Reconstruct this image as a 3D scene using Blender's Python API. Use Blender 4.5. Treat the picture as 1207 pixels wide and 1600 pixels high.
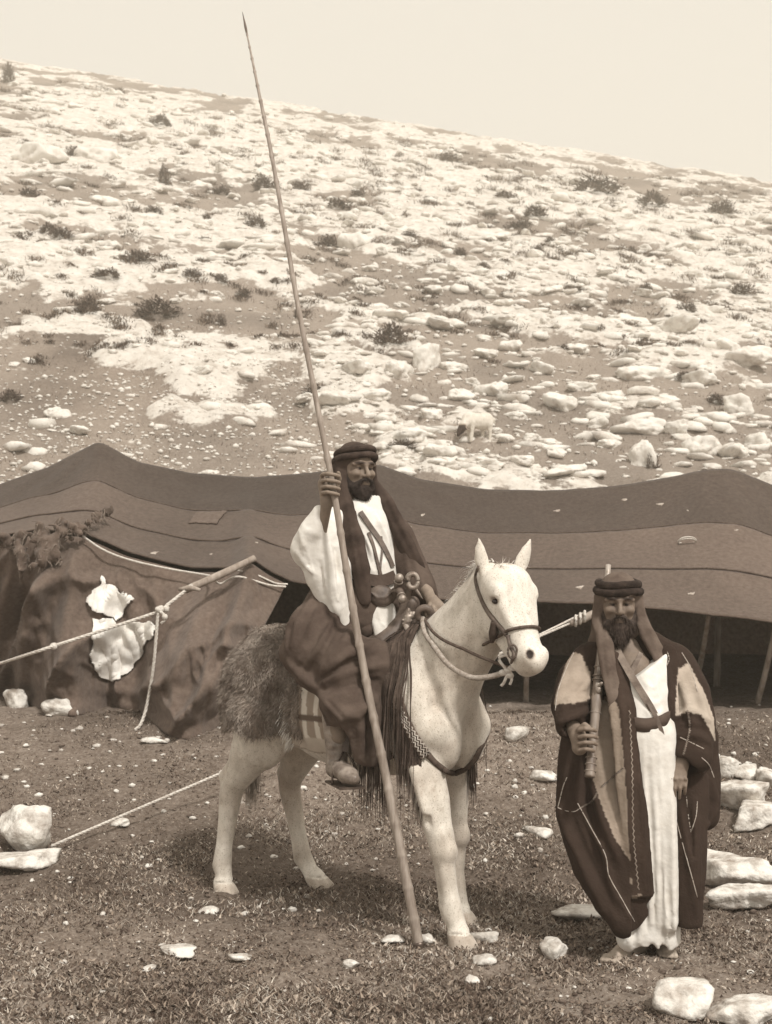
import bpy, math, random
import numpy as np
from mathutils import Vector, Matrix

# ------------------------------------------------------------------ camera, sky, sun, exposure
for o in list(bpy.data.objects):
    bpy.data.objects.remove(o)
SC = bpy.context.scene
COL = SC.collection
CZ, FPX, HX, HY = 1.63, 2050.0, 603.5, 920.0      # eye height, focal length and principal point in photo pixels

cam = bpy.data.cameras.new('camera')
cam.sensor_width = 36.0
cam.lens = FPX / 1600 * 36
cam.shift_y = (HY - 800) / 1600
cam.clip_end = 1000
cam.dof.use_dof = True
cam.dof.focus_distance = 6.3
cam.dof.aperture_fstop = 6.0
camo = bpy.data.objects.new('camera', cam)
COL.objects.link(camo)
camo.location = (0, 0, CZ)
camo.rotation_euler = (math.radians(90), 0, 0)
SC.camera = camo

SUN_EL, SUN_AZ = math.radians(50), math.radians(150)   # azimuth from +Y (north) clockwise
w = bpy.data.worlds.new('World')
SC.world = w
w.use_nodes = True
nt = w.node_tree
nt.nodes.clear()
sky = nt.nodes.new('ShaderNodeTexSky')
sky.sky_type = 'NISHITA'
sky.sun_disc = False
sky.sun_elevation = SUN_EL
sky.sun_rotation = SUN_AZ
sky.dust_density = 6.0
sky.air_density = 1.2
bw = nt.nodes.new('ShaderNodeRGBToBW')
mul = nt.nodes.new('ShaderNodeMath'); mul.operation = 'MULTIPLY'; mul.inputs[1].default_value = 0.55
addc = nt.nodes.new('ShaderNodeMath'); addc.operation = 'ADD'; addc.inputs[1].default_value = 6.0
mn = nt.nodes.new('ShaderNodeMath'); mn.operation = 'MINIMUM'; mn.inputs[1].default_value = 8.6
tint = nt.nodes.new('ShaderNodeMix'); tint.data_type = 'RGBA'; tint.blend_type = 'MULTIPLY'
tint.inputs[0].default_value = 1.0
tint.inputs[7].default_value = (1.045, 0.99, 0.89, 1)
bg = nt.nodes.new('ShaderNodeBackground'); bg.inputs['Strength'].default_value = 0.110
out = nt.nodes.new('ShaderNodeOutputWorld')
L = nt.links.new
L(sky.outputs[0], bw.inputs[0]); L(bw.outputs[0], mul.inputs[0]); L(mul.outputs[0], addc.inputs[0])
L(addc.outputs[0], mn.inputs[0]); L(mn.outputs[0], tint.inputs[6]); L(tint.outputs[2], bg.inputs['Color'])
L(bg.outputs[0], out.inputs['Surface'])

sl = bpy.data.lights.new('sun', 'SUN')
sl.energy = 3.3
sl.angle = math.radians(7)
sl.color = (1.0, 0.965, 0.905)
so = bpy.data.objects.new('sun', sl)
COL.objects.link(so)
sd = Vector((math.sin(SUN_AZ) * math.cos(SUN_EL), math.cos(SUN_AZ) * math.cos(SUN_EL), math.sin(SUN_EL)))
so.rotation_euler = sd.to_track_quat('Z', 'Y').to_euler()
so.location = sd * 50

SC.view_settings.view_transform = 'Standard'
SC.view_settings.look = 'None'
SC.view_settings.exposure = 0.06
SC.view_settings.gamma = 1.0
SC.view_settings.use_curve_mapping = False
SC.render.engine = 'CYCLES'
SC.cycles.max_bounces = 6
SC.cycles.diffuse_bounces = 4
SC.cycles.transparent_max_bounces = 8
SC.cycles.volume_bounces = 2

# ------------------------------------------------------------------ helpers
RNG = np.random.default_rng(7)
random.seed(7)

def P(x, y, Y):
    """photo pixel at depth Y metres -> world point"""
    return np.array([(x - HX) * Y / FPX, Y, CZ + (HY - y) * Y / FPX])

_ST = np.array([0.0, .02, .10, .19, .40, .60, .75, 1.0])
_SC = np.array([[1.38, .92, .74], [1.37, .92, .74], [1.26, .947, .765], [1.20, .962, .785], [1.11, .978, .86],
                [1.05, .985, .90], [1.03, .99, .93], [1.02, .99, .95]])
def sep(v):
    """sepia print tone of a surface with plain reflectance v"""
    c = [float(np.interp(v, _ST, _SC[:, i]) * v) for i in range(3)]
    return (c[0], c[1], c[2], 1.0)
def sep_np(v):
    v = np.asarray(v, float)
    return np.stack([np.interp(v, _ST, _SC[:, i]) * v for i in range(3)] + [np.ones_like(v)], -1)

MATS = {}
def mat(name, dark, light, scale=8.0, detail=6.0, rough=.9, bump=.3, bscale=None, bdist=.01, attr=None,
        stretch=(1, 1, 1), lo=.35, hi=.65, spec=.2, weave=0, wscale=300, sheen=0, trans=0, extra=None, metal=0):
    """procedural material: noise between two tones, optional per-vertex tone, bump, optional woven bump"""
    if name in MATS: return MATS[name]
    m = bpy.data.materials.new(name); m.use_nodes = True
    n = m.node_tree; n.nodes.clear(); l = n.links.new
    o = n.nodes.new('ShaderNodeOutputMaterial'); b = n.nodes.new('ShaderNodeBsdfPrincipled')
    l(b.outputs[0], o.inputs[0])
    b.inputs['Roughness'].default_value = rough
    b.inputs['Specular IOR Level'].default_value = spec
    b.inputs['Metallic'].default_value = metal
    if sheen: b.inputs['Sheen Weight'].default_value = sheen
    tc = n.nodes.new('ShaderNodeTexCoord'); mp = n.nodes.new('ShaderNodeMapping')
    mp.inputs['Scale'].default_value = stretch
    l(tc.outputs['Object'], mp.inputs[0])
    nz = n.nodes.new('ShaderNodeTexNoise'); nz.inputs['Scale'].default_value = scale; nz.inputs['Detail'].default_value = detail
    nz.inputs['Roughness'].default_value = .62
    l(mp.outputs[0], nz.inputs['Vector'])
    cr = n.nodes.new('ShaderNodeValToRGB')
    e = cr.color_ramp.elements
    e[0].position = lo; e[0].color = sep(dark); e[1].position = hi; e[1].color = sep(light)
    l(nz.outputs[0], cr.inputs[0])
    colr = cr.outputs[0]
    if attr:
        at = n.nodes.new('ShaderNodeAttribute'); at.attribute_name = attr
        mx = n.nodes.new('ShaderNodeMix'); mx.data_type = 'RGBA'; mx.blend_type = 'MULTIPLY'; mx.inputs[0].default_value = 1
        l(at.outputs['Color'], mx.inputs[6]); l(colr, mx.inputs[7]); colr = mx.outputs[2]
    l(colr, b.inputs['Base Color'])
    nb = n.nodes.new('ShaderNodeTexNoise'); nb.inputs['Scale'].default_value = bscale or scale * 4; nb.inputs['Detail'].default_value = 5
    l(mp.outputs[0], nb.inputs['Vector'])
    hgt = nb.outputs[0]
    if weave:
        wv = n.nodes.new('ShaderNodeTexWave'); wv.inputs['Scale'].default_value = wscale; wv.bands_direction = 'Z'
        wv.inputs['Distortion'].default_value = 2.0
        l(tc.outputs['Object'], wv.inputs[0])
        ad = n.nodes.new('ShaderNodeMath'); ad.operation = 'MULTIPLY_ADD'; ad.inputs[1].default_value = weave
        l(wv.outputs['Fac'], ad.inputs[0]); l(hgt, ad.inputs[2]); hgt = ad.outputs[0]
    bp = n.nodes.new('ShaderNodeBump'); bp.inputs['Strength'].default_value = bump; bp.inputs['Distance'].default_value = bdist
    l(hgt, bp.inputs['Height']); l(bp.outputs[0], b.inputs['Normal'])
    MATS[name] = m
    return m

def mesh_np(name, verts, faces, material=None, smooth=True, colors=None):
    """faces: (n,3) or (n,4) int array (or list of tuples)"""
    me = bpy.data.meshes.new(name)
    verts = np.asarray(verts, np.float32)
    if isinstance(faces, np.ndarray):
        nf, k = faces.shape
        me.vertices.add(len(verts)); me.vertices.foreach_set('co', verts.ravel())
        me.loops.add(nf * k); me.loops.foreach_set('vertex_index', faces.astype(np.int32).ravel())
        me.polygons.add(nf); me.polygons.foreach_set('loop_start', np.arange(0, nf * k, k, dtype=np.int32))
        me.update(calc_edges=True)
    else:
        me.from_pydata([tuple(map(float, v)) for v in verts], [], [tuple(map(int, f)) for f in faces]); me.update()
    if smooth:
        me.polygons.foreach_set('use_smooth', np.ones(len(me.polygons), bool))
    if colors is not None:
        ca = me.color_attributes.new('Col', 'FLOAT_COLOR', 'POINT')
        ca.data.foreach_set('color', np.asarray(colors, np.float32).ravel())
    if material: me.materials.append(material)
    return me

def obj(name, me, parent=None, label=None, cat=None, group=None, kind=None, loc=None):
    o = bpy.data.objects.new(name, me)
    COL.objects.link(o)
    if parent is not None: o.parent = parent
    if loc is not None: o.location = tuple(map(float, loc))
    if label: o['label'] = label
    if cat: o['category'] = cat
    if group: o['group'] = group
    if kind: o['kind'] = kind
    return o

def rebase(verts, base):
    return np.asarray(verts, float) - np.asarray(base, float)

class Mesh:
    """collects vertices, faces and per-vertex tones"""
    def __init__(s): s.v = []; s.f = []; s.c = []; s.n = 0
    def add(s, v, f, tone=1.0):
        v = np.asarray(v, float)
        s.v.append(v)
        for q in f: s.f.append(tuple(int(i) + s.n for i in q))
        if np.ndim(tone) == 0: s.c.append(np.full(len(v), tone))
        else: s.c.append(np.asarray(tone, float))
        s.n += len(v)
        return s
    def build(s, name, material, parent=None, base=(0, 0, 0), smooth=True, col=False, **kw):
        v = rebase(np.concatenate(s.v), base)
        me = mesh_np(name, v, s.f, material, smooth, sep_np(np.concatenate(s.c)) if col else None)
        return obj(name, me, parent, **kw)

def spline(pts, n):
    """Catmull-Rom through pts (any dimension), n samples"""
    p = np.asarray(pts, float)
    if len(p) == 2:
        t = np.linspace(0, 1, n)[:, None]
        return p[0] * (1 - t) + p[1] * t
    q = np.vstack([2 * p[0] - p[1], p, 2 * p[-1] - p[-2]])
    t = np.linspace(0, len(p) - 1, n); i = np.minimum(t.astype(int), len(p) - 2); u = (t - i)[:, None]
    a, b, c, d = q[i], q[i + 1], q[i + 2], q[i + 3]
    return .5 * (2 * b + (c - a) * u + (2 * a - 5 * b + 4 * c - d) * u ** 2 + (3 * b - a - 3 * c + d) * u ** 3)

def tube(pts, rad, seg=8, n=None, flat=None, ratio=1.0, cap=True, twist=0.0, knot=None):
    """swept tube; rad scalar or per-control radius; flat = axis along which the section is scaled by ratio"""
    pts = np.asarray(pts, float)
    if n: c = spline(pts, n)
    else: c = pts; n = len(pts)
    r = np.full(n, rad) if np.ndim(rad) == 0 else np.interp(np.linspace(0, 1, n), np.linspace(0, 1, len(rad)), rad)
    t = np.gradient(c, axis=0); t /= np.linalg.norm(t, axis=1)[:, None] + 1e-9
    up = np.array(flat if flat is not None else (0, 0, 1.0), float)
    if flat is None and abs(t[:, 2]).mean() > .85: up = np.array((0, 1.0, 0))
    v = []
    for i in range(n):
        a = up - t[i] * np.dot(up, t[i]); a /= np.linalg.norm(a) + 1e-9
        b = np.cross(t[i], a)
        for k in range(seg):
            th = 2 * math.pi * k / seg + twist * i
            v.append(c[i] + r[i] * (a * math.cos(th) * ratio + b * math.sin(th)))
    f = []
    for i in range(n - 1):
        for k in range(seg):
            k2 = (k + 1) % seg
            f.append((i * seg + k, i * seg + k2, (i + 1) * seg + k2, (i + 1) * seg + k))
    if cap:
        f.append(tuple(range(seg - 1, -1, -1))); f.append(tuple((n - 1) * seg + k for k in range(seg)))
    return np.array(v), f

def ribbon(pts, width_vec, thick, n=None):
    """flat strap of given half-width vectors (per control or single) and thickness"""
    pts = np.asarray(pts, float); n = n or len(pts)
    c = spline(pts, n)
    wv = np.asarray(width_vec, float)
    wv = np.tile(wv, (n, 1)) if wv.ndim == 1 else spline(wv, n)
    t = np.gradient(c, axis=0); nr = np.cross(t, wv); nr /= np.linalg.norm(nr, axis=1)[:, None] + 1e-9
    nr *= thick / 2
    v = np.stack([c - wv - nr, c + wv - nr, c + wv + nr, c - wv + nr], 1).reshape(-1, 3)
    f = []
    for i in range(n - 1):
        for k in range(4):
            k2 = (k + 1) % 4
            f.append((i * 4 + k, i * 4 + k2, i * 4 + 4 + k2, i * 4 + 4 + k))
    f += [(3, 2, 1, 0), tuple((n - 1) * 4 + k for k in range(4))]
    return v, f

# value noise
_T = np.random.default_rng(3).random((256, 256)).astype(np.float32)
def vn(x, y, seed=0):
    x = np.asarray(x, float) + seed * 37.7; y = np.asarray(y, float) + seed * 91.3
    xi = np.floor(x).astype(int); yi = np.floor(y).astype(int)
    u = x - xi; v = y - yi; u = u * u * (3 - 2 * u); v = v * v * (3 - 2 * v)
    g = lambda i, j: _T[i & 255, j & 255]
    return (g(xi, yi) * (1 - u) + g(xi + 1, yi) * u) * (1 - v) + (g(xi, yi + 1) * (1 - u) + g(xi + 1, yi + 1) * u) * v
def fbm(x, y, seed=0, o=4):
    s = 0; a = .5; t = 0
    for i in range(o):
        s = s + a * vn(np.asarray(x) * 2 ** i, np.asarray(y) * 2 ** i, seed + i); t += a; a *= .5
    return s / t
def n3(p, sc, seed=0):
    """cheap 3-D-ish noise in -1..1 from three planes"""
    p = np.asarray(p) * sc
    return (vn(p[..., 0] + .37 * p[..., 2], p[..., 1], seed) + vn(p[..., 1] + .41 * p[..., 0], p[..., 2], seed + 5) + vn(p[..., 2], p[..., 0] - .29 * p[..., 1], seed + 9)) * (2 / 3) - 1

# ------------------------------------------------------------------ signed-distance modelling (one continuous skin)
class SDF:
    def __init__(s, lo, hi, h):
        s.lo = np.asarray(lo, float); s.h = h
        s.nn = np.ceil((np.asarray(hi, float) - s.lo) / h).astype(int) + 1
        s.d = np.full(s.nn, 1.0, np.float32)
    def _box(s, lo, hi):
        a = np.clip(np.floor((lo - s.lo) / s.h).astype(int), 0, s.nn - 1)
        b = np.clip(np.ceil((hi - s.lo) / s.h).astype(int) + 1, 1, s.nn)
        if (b <= a).any(): return None
        g = [s.lo[i] + s.h * np.arange(a[i], b[i], dtype=np.float32) for i in range(3)]
        return (slice(a[0], b[0]), slice(a[1], b[1]), slice(a[2], b[2])), np.meshgrid(*g, indexing='ij')
    def _put(s, sl, d, k, op):
        o = s.d[sl]
        if op == 'u':
            if k > 0:
                h = np.maximum(k - np.abs(o - d), 0) / k
                s.d[sl] = np.minimum(o, d) - h * h * k * .25
            else: s.d[sl] = np.minimum(o, d)
        elif op == 's':
            d = -d
            h = np.maximum(k - np.abs(o - d), 0) / max(k, 1e-6)
            s.d[sl] = np.maximum(o, d) + h * h * k * .25
    def _cone_d(s, x, y, z, a, b, ra, rb, flat, ratio):
        ba = b - a; L2 = float(ba @ ba) + 1e-12
        px, py, pz = x - a[0], y - a[1], z - a[2]
        t = np.clip((px * ba[0] + py * ba[1] + pz * ba[2]) / L2, 0, 1)
        dx, dy, dz = px - t * ba[0], py - t * ba[1], pz - t * ba[2]
        q = dx * dx + dy * dy + dz * dz
        if flat is not None:
            fx = np.asarray(flat, float); fx = fx / np.linalg.norm(fx)
            c = dx * fx[0] + dy * fx[1] + dz * fx[2]
            q = q + c * c * (1 / ratio ** 2 - 1)
        d = np.sqrt(q) - (ra + (rb - ra) * t)
        if flat is not None and ratio < 1: d = d * (0.5 + .5 * ratio)
        return d
    def cone(s, a, b, ra, rb, k=.02, op='u', flat=None, ratio=1.0):
        return s.chain([a, b], [ra, rb], k, op, flat, ratio)
    def chain(s, pts, rad, k=.02, op='u', flat=None, ratio=1.0):
        pts = [np.asarray(q, float) for q in pts]
        A = np.array(pts); m = max(rad) * max(1, ratio) + k + 3 * s.h
        r = s._box(A.min(0) - m, A.max(0) + m)
        if r is None: return s
        sl, g = r
        d = None
        for i in range(len(pts) - 1):
            e = s._cone_d(*g, pts[i], pts[i + 1], rad[i], rad[i + 1], flat, ratio)
            d = e if d is None else np.minimum(d, e)
        s._put(sl, d.astype(np.float32), k, op)
        return s
    def ell(s, c, r, k=.02, op='u', R=None):
        c = np.asarray(c, float); r = np.asarray(r, float)
        m = r.max() + k + 3 * s.h
        bx = s._box(c - m, c + m)
        if bx is None: return s
        sl, (x, y, z) = bx
        p = np.stack([x - c[0], y - c[1], z - c[2]], -1)
        if R is not None: p = p @ np.asarray(R, np.float32)       # columns of R = local axes in world
        p = p.astype(np.float32)
        k0 = np.linalg.norm(p / r, axis=-1); k1 = np.linalg.norm(p / (r * r), axis=-1) + 1e-9
        s._put(sl, (k0 * (k0 - 1) / k1).astype(np.float32), k, op)
        return s
    def warp(s, fn):
        """add fn(points) to the field everywhere near the surface"""
        m = np.abs(s.d) < .06
        idx = np.argwhere(m)
        s.d[m] += fn(s.lo + idx * s.h).astype(np.float32)
        return s
    def mesh(s, relax=1):
        d = s.d; ins = d < 0
        c = [ins[i:i + d.shape[0] - 1, j:j + d.shape[1] - 1, k:k + d.shape[2] - 1] for i in (0, 1) for j in (0, 1) for k in (0, 1)]
        al = c[0].copy(); an = c[0].copy()
        for q in c[1:]: al &= q; an |= q
        act = an & ~al
        idx = np.argwhere(act)
        ids = np.full(act.shape, -1, np.int64); ids[act] = np.arange(len(idx))
        corner = np.array([(i, j, k) for i in (0, 1) for j in (0, 1) for k in (0, 1)])
        val = np.stack([d[idx[:, 0] + q[0], idx[:, 1] + q[1], idx[:, 2] + q[2]] for q in corner], 1)
        acc = np.zeros((len(idx), 3)); cnt = np.zeros(len(idx))
        for a in range(8):
            for ax in range(3):
                if corner[a][ax] == 0:
                    b = a + (4, 2, 1)[ax]
                    va, vb = val[:, a], val[:, b]
                    m = (va < 0) != (vb < 0)
                    t = np.where(m, va / np.where(m, va - vb, 1), 0)
                    e = corner[a][None] + 0.0 * idx
                    e[:, ax] += t
                    acc += np.where(m[:, None], e, 0); cnt += m
        v = s.lo + s.h * (idx + acc / cnt[:, None])
        faces = []
        for ax in range(3):
            o1, o2 = [(1, 2), (2, 0), (0, 1)][ax]
            a = ins; sl0 = [slice(None)] * 3; sl1 = [slice(None)] * 3
            sl0[ax] = slice(0, -1); sl1[ax] = slice(1, None)
            ch = a[tuple(sl0)] != a[tuple(sl1)]
            e = np.argwhere(ch)
            e = e[(e[:, o1] > 0) & (e[:, o2] > 0) & (e[:, o1] < act.shape[o1]) & (e[:, o2] < act.shape[o2])]
            if not len(e): continue
            u1 = np.zeros(3, int); u1[o1] = 1; u2 = np.zeros(3, int); u2[o2] = 1
            g = lambda q: ids[q[:, 0], q[:, 1], q[:, 2]]
            q4 = np.stack([g(e - u1 - u2), g(e - u2), g(e), g(e - u1)], 1)
            fl = ~a[e[:, 0], e[:, 1], e[:, 2]]
            q4[fl] = q4[fl][:, ::-1]
            faces.append(q4)
        f = np.concatenate(faces); f = f[(f >= 0).all(1)]
        for _ in range(relax):                     # light smoothing of the voxel steps
            acc = np.zeros_like(v); cnt = np.zeros(len(v))
            for i in range(4):
                for j in ((i + 1) % 4, (i - 1) % 4):
                    np.add.at(acc, f[:, i], v[f[:, j]]); np.add.at(cnt, f[:, i], 1)
            v = .5 * v + .5 * acc / np.maximum(cnt, 1)[:, None]
        return v, f

def join_np(parts):
    """parts: list of (v, f[nx4]) -> one"""
    V = []; F = []; n = 0
    for v, f in parts:
        V.append(v); F.append(np.asarray(f) + n); n += len(v)
    return np.concatenate(V), np.concatenate(F)

def frame(z, x=(1, 0, 0)):
    """3x3 with columns x', y', z' ; z' = z"""
    z = np.asarray(z, float); z = z / np.linalg.norm(z)
    x = np.asarray(x, float); x = x - z * (x @ z); x /= np.linalg.norm(x)
    return np.stack([x, np.cross(z, x), z], 1)
# ------------------------------------------------------------------ terrain
def smax(a, b, k):
    h = np.maximum(k - np.abs(a - b), 0) / k
    return np.maximum(a, b) + h * h * k * .25
def base_z(X, Y):
    X = np.asarray(X, float); Y = np.asarray(Y, float)
    a = np.clip((Y - 7.1) / 3.5, 0, 1); a = .62 * a * a * (3 - 2 * a) + .004 * np.maximum(Y - 10.6, 0)
    wx = np.clip((Y - 14) / 30, 0, 1)
    Xc = np.clip(X, -90, 90)
    b = .45 * (Y - 16.5) - .13 * Xc * wx
    Yc = 92 - .32 * Xc
    b = b - .0075 * np.maximum(Y - Yc, 0) ** 2
    b = np.maximum(b, -15)
    return smax(a, b, 2.5) * (1 - 0 * X)
_YS = np.concatenate([np.arange(3.5, 16, .01), np.arange(16, 60, .05), np.arange(60, 170, .15)])
def G(px, py, zf=None):
    """where the sight line through a photo pixel meets the ground"""
    X = (px - HX) * _YS / FPX; Zr = CZ + (HY - py) * _YS / FPX
    d = Zr - (zf or base_z)(X, _YS)
    i = int(np.argmax(d < 0)) if (d < 0).any() else len(_YS) - 1
    return np.array([X[i], _YS[i], Zr[i]])

# bare soil and grass (value 0) and pale limestone (value 1) areas of the hillside, as photo ellipses
PATCH = [(150, 610, 170, 62, 0), (60, 560, 90, 40, 0), (370, 500, 190, 26, 0), (560, 412, 120, 30, 0), (650, 478, 120, 20, 0),
         (110, 305, 140, 26, 0), (330, 318, 70, 16, 0), (230, 262, 70, 14, 0), (450, 606, 60, 34, 0), (690, 600, 90, 50, 0),
         (820, 700, 160, 40, 0), (970, 705, 100, 40, 0), (880, 590, 120, 22, 0), (740, 545, 90, 30, 0), (220, 700, 260, 50, 0),
         (1160, 720, 80, 40, 0), (700, 395, 80, 16, 0), (900, 380, 60, 14, 0), (1010, 470, 60, 16, 0), (400, 395, 60, 12, 0),
         (480, 660, 120, 40, 0), (640, 650, 60, 30, 0), (1080, 610, 80, 18, 0), (240, 465, 60, 12, 0), (620, 440, 120, 18, 0),
         (90, 425, 190, 46, 1), (135, 517, 100, 24, 1), (265, 560, 110, 26, 1), (330, 598, 75, 22, 1), (420, 440, 110, 16, 1),
         (560, 590, 90, 24, 1), (540, 640, 70, 16, 1), (330, 655, 90, 16, 1), (640, 705, 60, 20, 1), (300, 365, 160, 26, 1),
         (80, 345, 120, 20, 1), (80, 240, 90, 22, 1), (190, 250, 80, 22, 1), (600, 545, 60, 20, 1), (660, 410, 90, 10, 1),
         (780, 495, 70, 12, 1), (870, 520, 90, 20, 1), (980, 530, 90, 24, 1), (1120, 520, 80, 30, 1), (1080, 570, 90, 20, 1),
         (400, 270, 180, 24, 1), (700, 300, 200, 24, 1), (200, 190, 200, 24, 1), (560, 250, 200, 14, 1), (950, 330, 200, 24, 1),
         (1120, 400, 120, 40, 1), (960, 420, 120, 20, 1), (640, 350, 90, 16, 1), (850, 300, 160, 16, 1), (380, 225, 200, 14, 1)]
_PW = []
for (px, py, rx, ry, val) in PATCH:
    c = G(px, py); y1 = G(px, py - ry)[1]; y0 = G(px, py + ry)[1]
    _PW.append((c[0], (y0 + y1) / 2, rx * c[1] / FPX, max((y1 - y0) / 2, .4), val))
def rock_w(X, Y):
    X = np.asarray(X, float); Y = np.asarray(Y, float)
    b = fbm(X * .42, Y * .34, 1, 4)
    wq = np.clip((b - .40) / .16, 0, 1) * .66
    wb = X * .25
    wr = wq * np.clip((Y - 17) / 6, 0, 1)
    jx = (fbm(X * .9, Y * .9, 11, 3) - .5); jy = (fbm(X * .9, Y * .9, 17, 3) - .5)
    for (cx, cy, rx, ry, val) in _PW:
        q = ((X - cx) / rx + 1.1 * jx) ** 2 + ((Y - cy) / ry + 1.1 * jy) ** 2
        m = np.clip((1.25 - q) / .5, 0, 1)
        tgt = .80 if val else .04 + .16 * (b > .57)
        wr = wr * (1 - m) + tgt * m
    return np.clip(wr, 0, 1)
def relief(X, Y, wr):
    far = np.clip((Y - 15) / 8, 0, 1)
    n1 = fbm(X * .55, Y * .75, 21, 4); n2 = fbm(X * 1.7, Y * 2.2, 31, 4); n4 = fbm(X * 4.5, Y * 6, 51, 3)
    ledge = np.abs(2 * fbm(X * .8 + 3, Y * 1.1, 41, 3) - 1)
    z = far * (wr * (.10 + .30 * n1 + .30 * n2 * n2 + .10 * n4 - .25 * ledge * (ledge < .2)) + .25 * (n1 - .5) + .08 * (n2 - .5))
    near = 1 - far
    z = z + near * (.045 * (fbm(X * 1.6, Y * 1.6, 61, 4) - .5) + .05 * (fbm(X * 7, Y * 7, 71, 3) - .5) + .030 * (fbm(X * 19, Y * 19, 73, 2) - .5))
    return z
def ground_z(X, Y):
    wr = rock_w(X, Y)
    return base_z(X, Y) + relief(X, Y, wr)
def gz(x, y): return float(ground_z(np.array([x]), np.array([y]))[0])

def build_ground():
    NR, NC = 700, 480
    Y = np.concatenate([np.linspace(-6, 3.4, 30), 3.45 * (210 / 3.45) ** np.linspace(0, 1, NR - 30)])
    u = np.linspace(-1, 1, NC)
    W = 15 + 1.0 * np.maximum(Y, 0)
    X = W[:, None] * (.26 * u + .74 * u ** 3)[None]
    YY = np.repeat(Y[:, None], NC, 1)
    wr = rock_w(X, YY)
    Z = base_z(X, YY) + relief(X, YY, wr)
    v = np.stack([X, YY, Z], -1).reshape(-1, 3)
    i = np.arange(NR - 1)[:, None] * NC + np.arange(NC - 1)[None]
    f = np.stack([i, i + 1, i + NC + 1, i + NC], -1).reshape(-1, 4)
    dk = fbm(X * .5, YY * .5, 81, 4)
    # darker soil under the horse and bleached soil toward the foreground edge
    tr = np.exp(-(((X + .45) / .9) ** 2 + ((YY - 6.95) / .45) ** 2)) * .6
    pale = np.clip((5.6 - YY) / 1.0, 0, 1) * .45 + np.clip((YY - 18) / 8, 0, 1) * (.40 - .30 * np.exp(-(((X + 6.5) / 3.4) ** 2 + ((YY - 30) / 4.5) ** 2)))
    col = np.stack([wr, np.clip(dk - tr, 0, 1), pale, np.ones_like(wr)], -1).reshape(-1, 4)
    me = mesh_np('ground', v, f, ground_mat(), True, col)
    return obj('ground', me, kind='structure')

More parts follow.
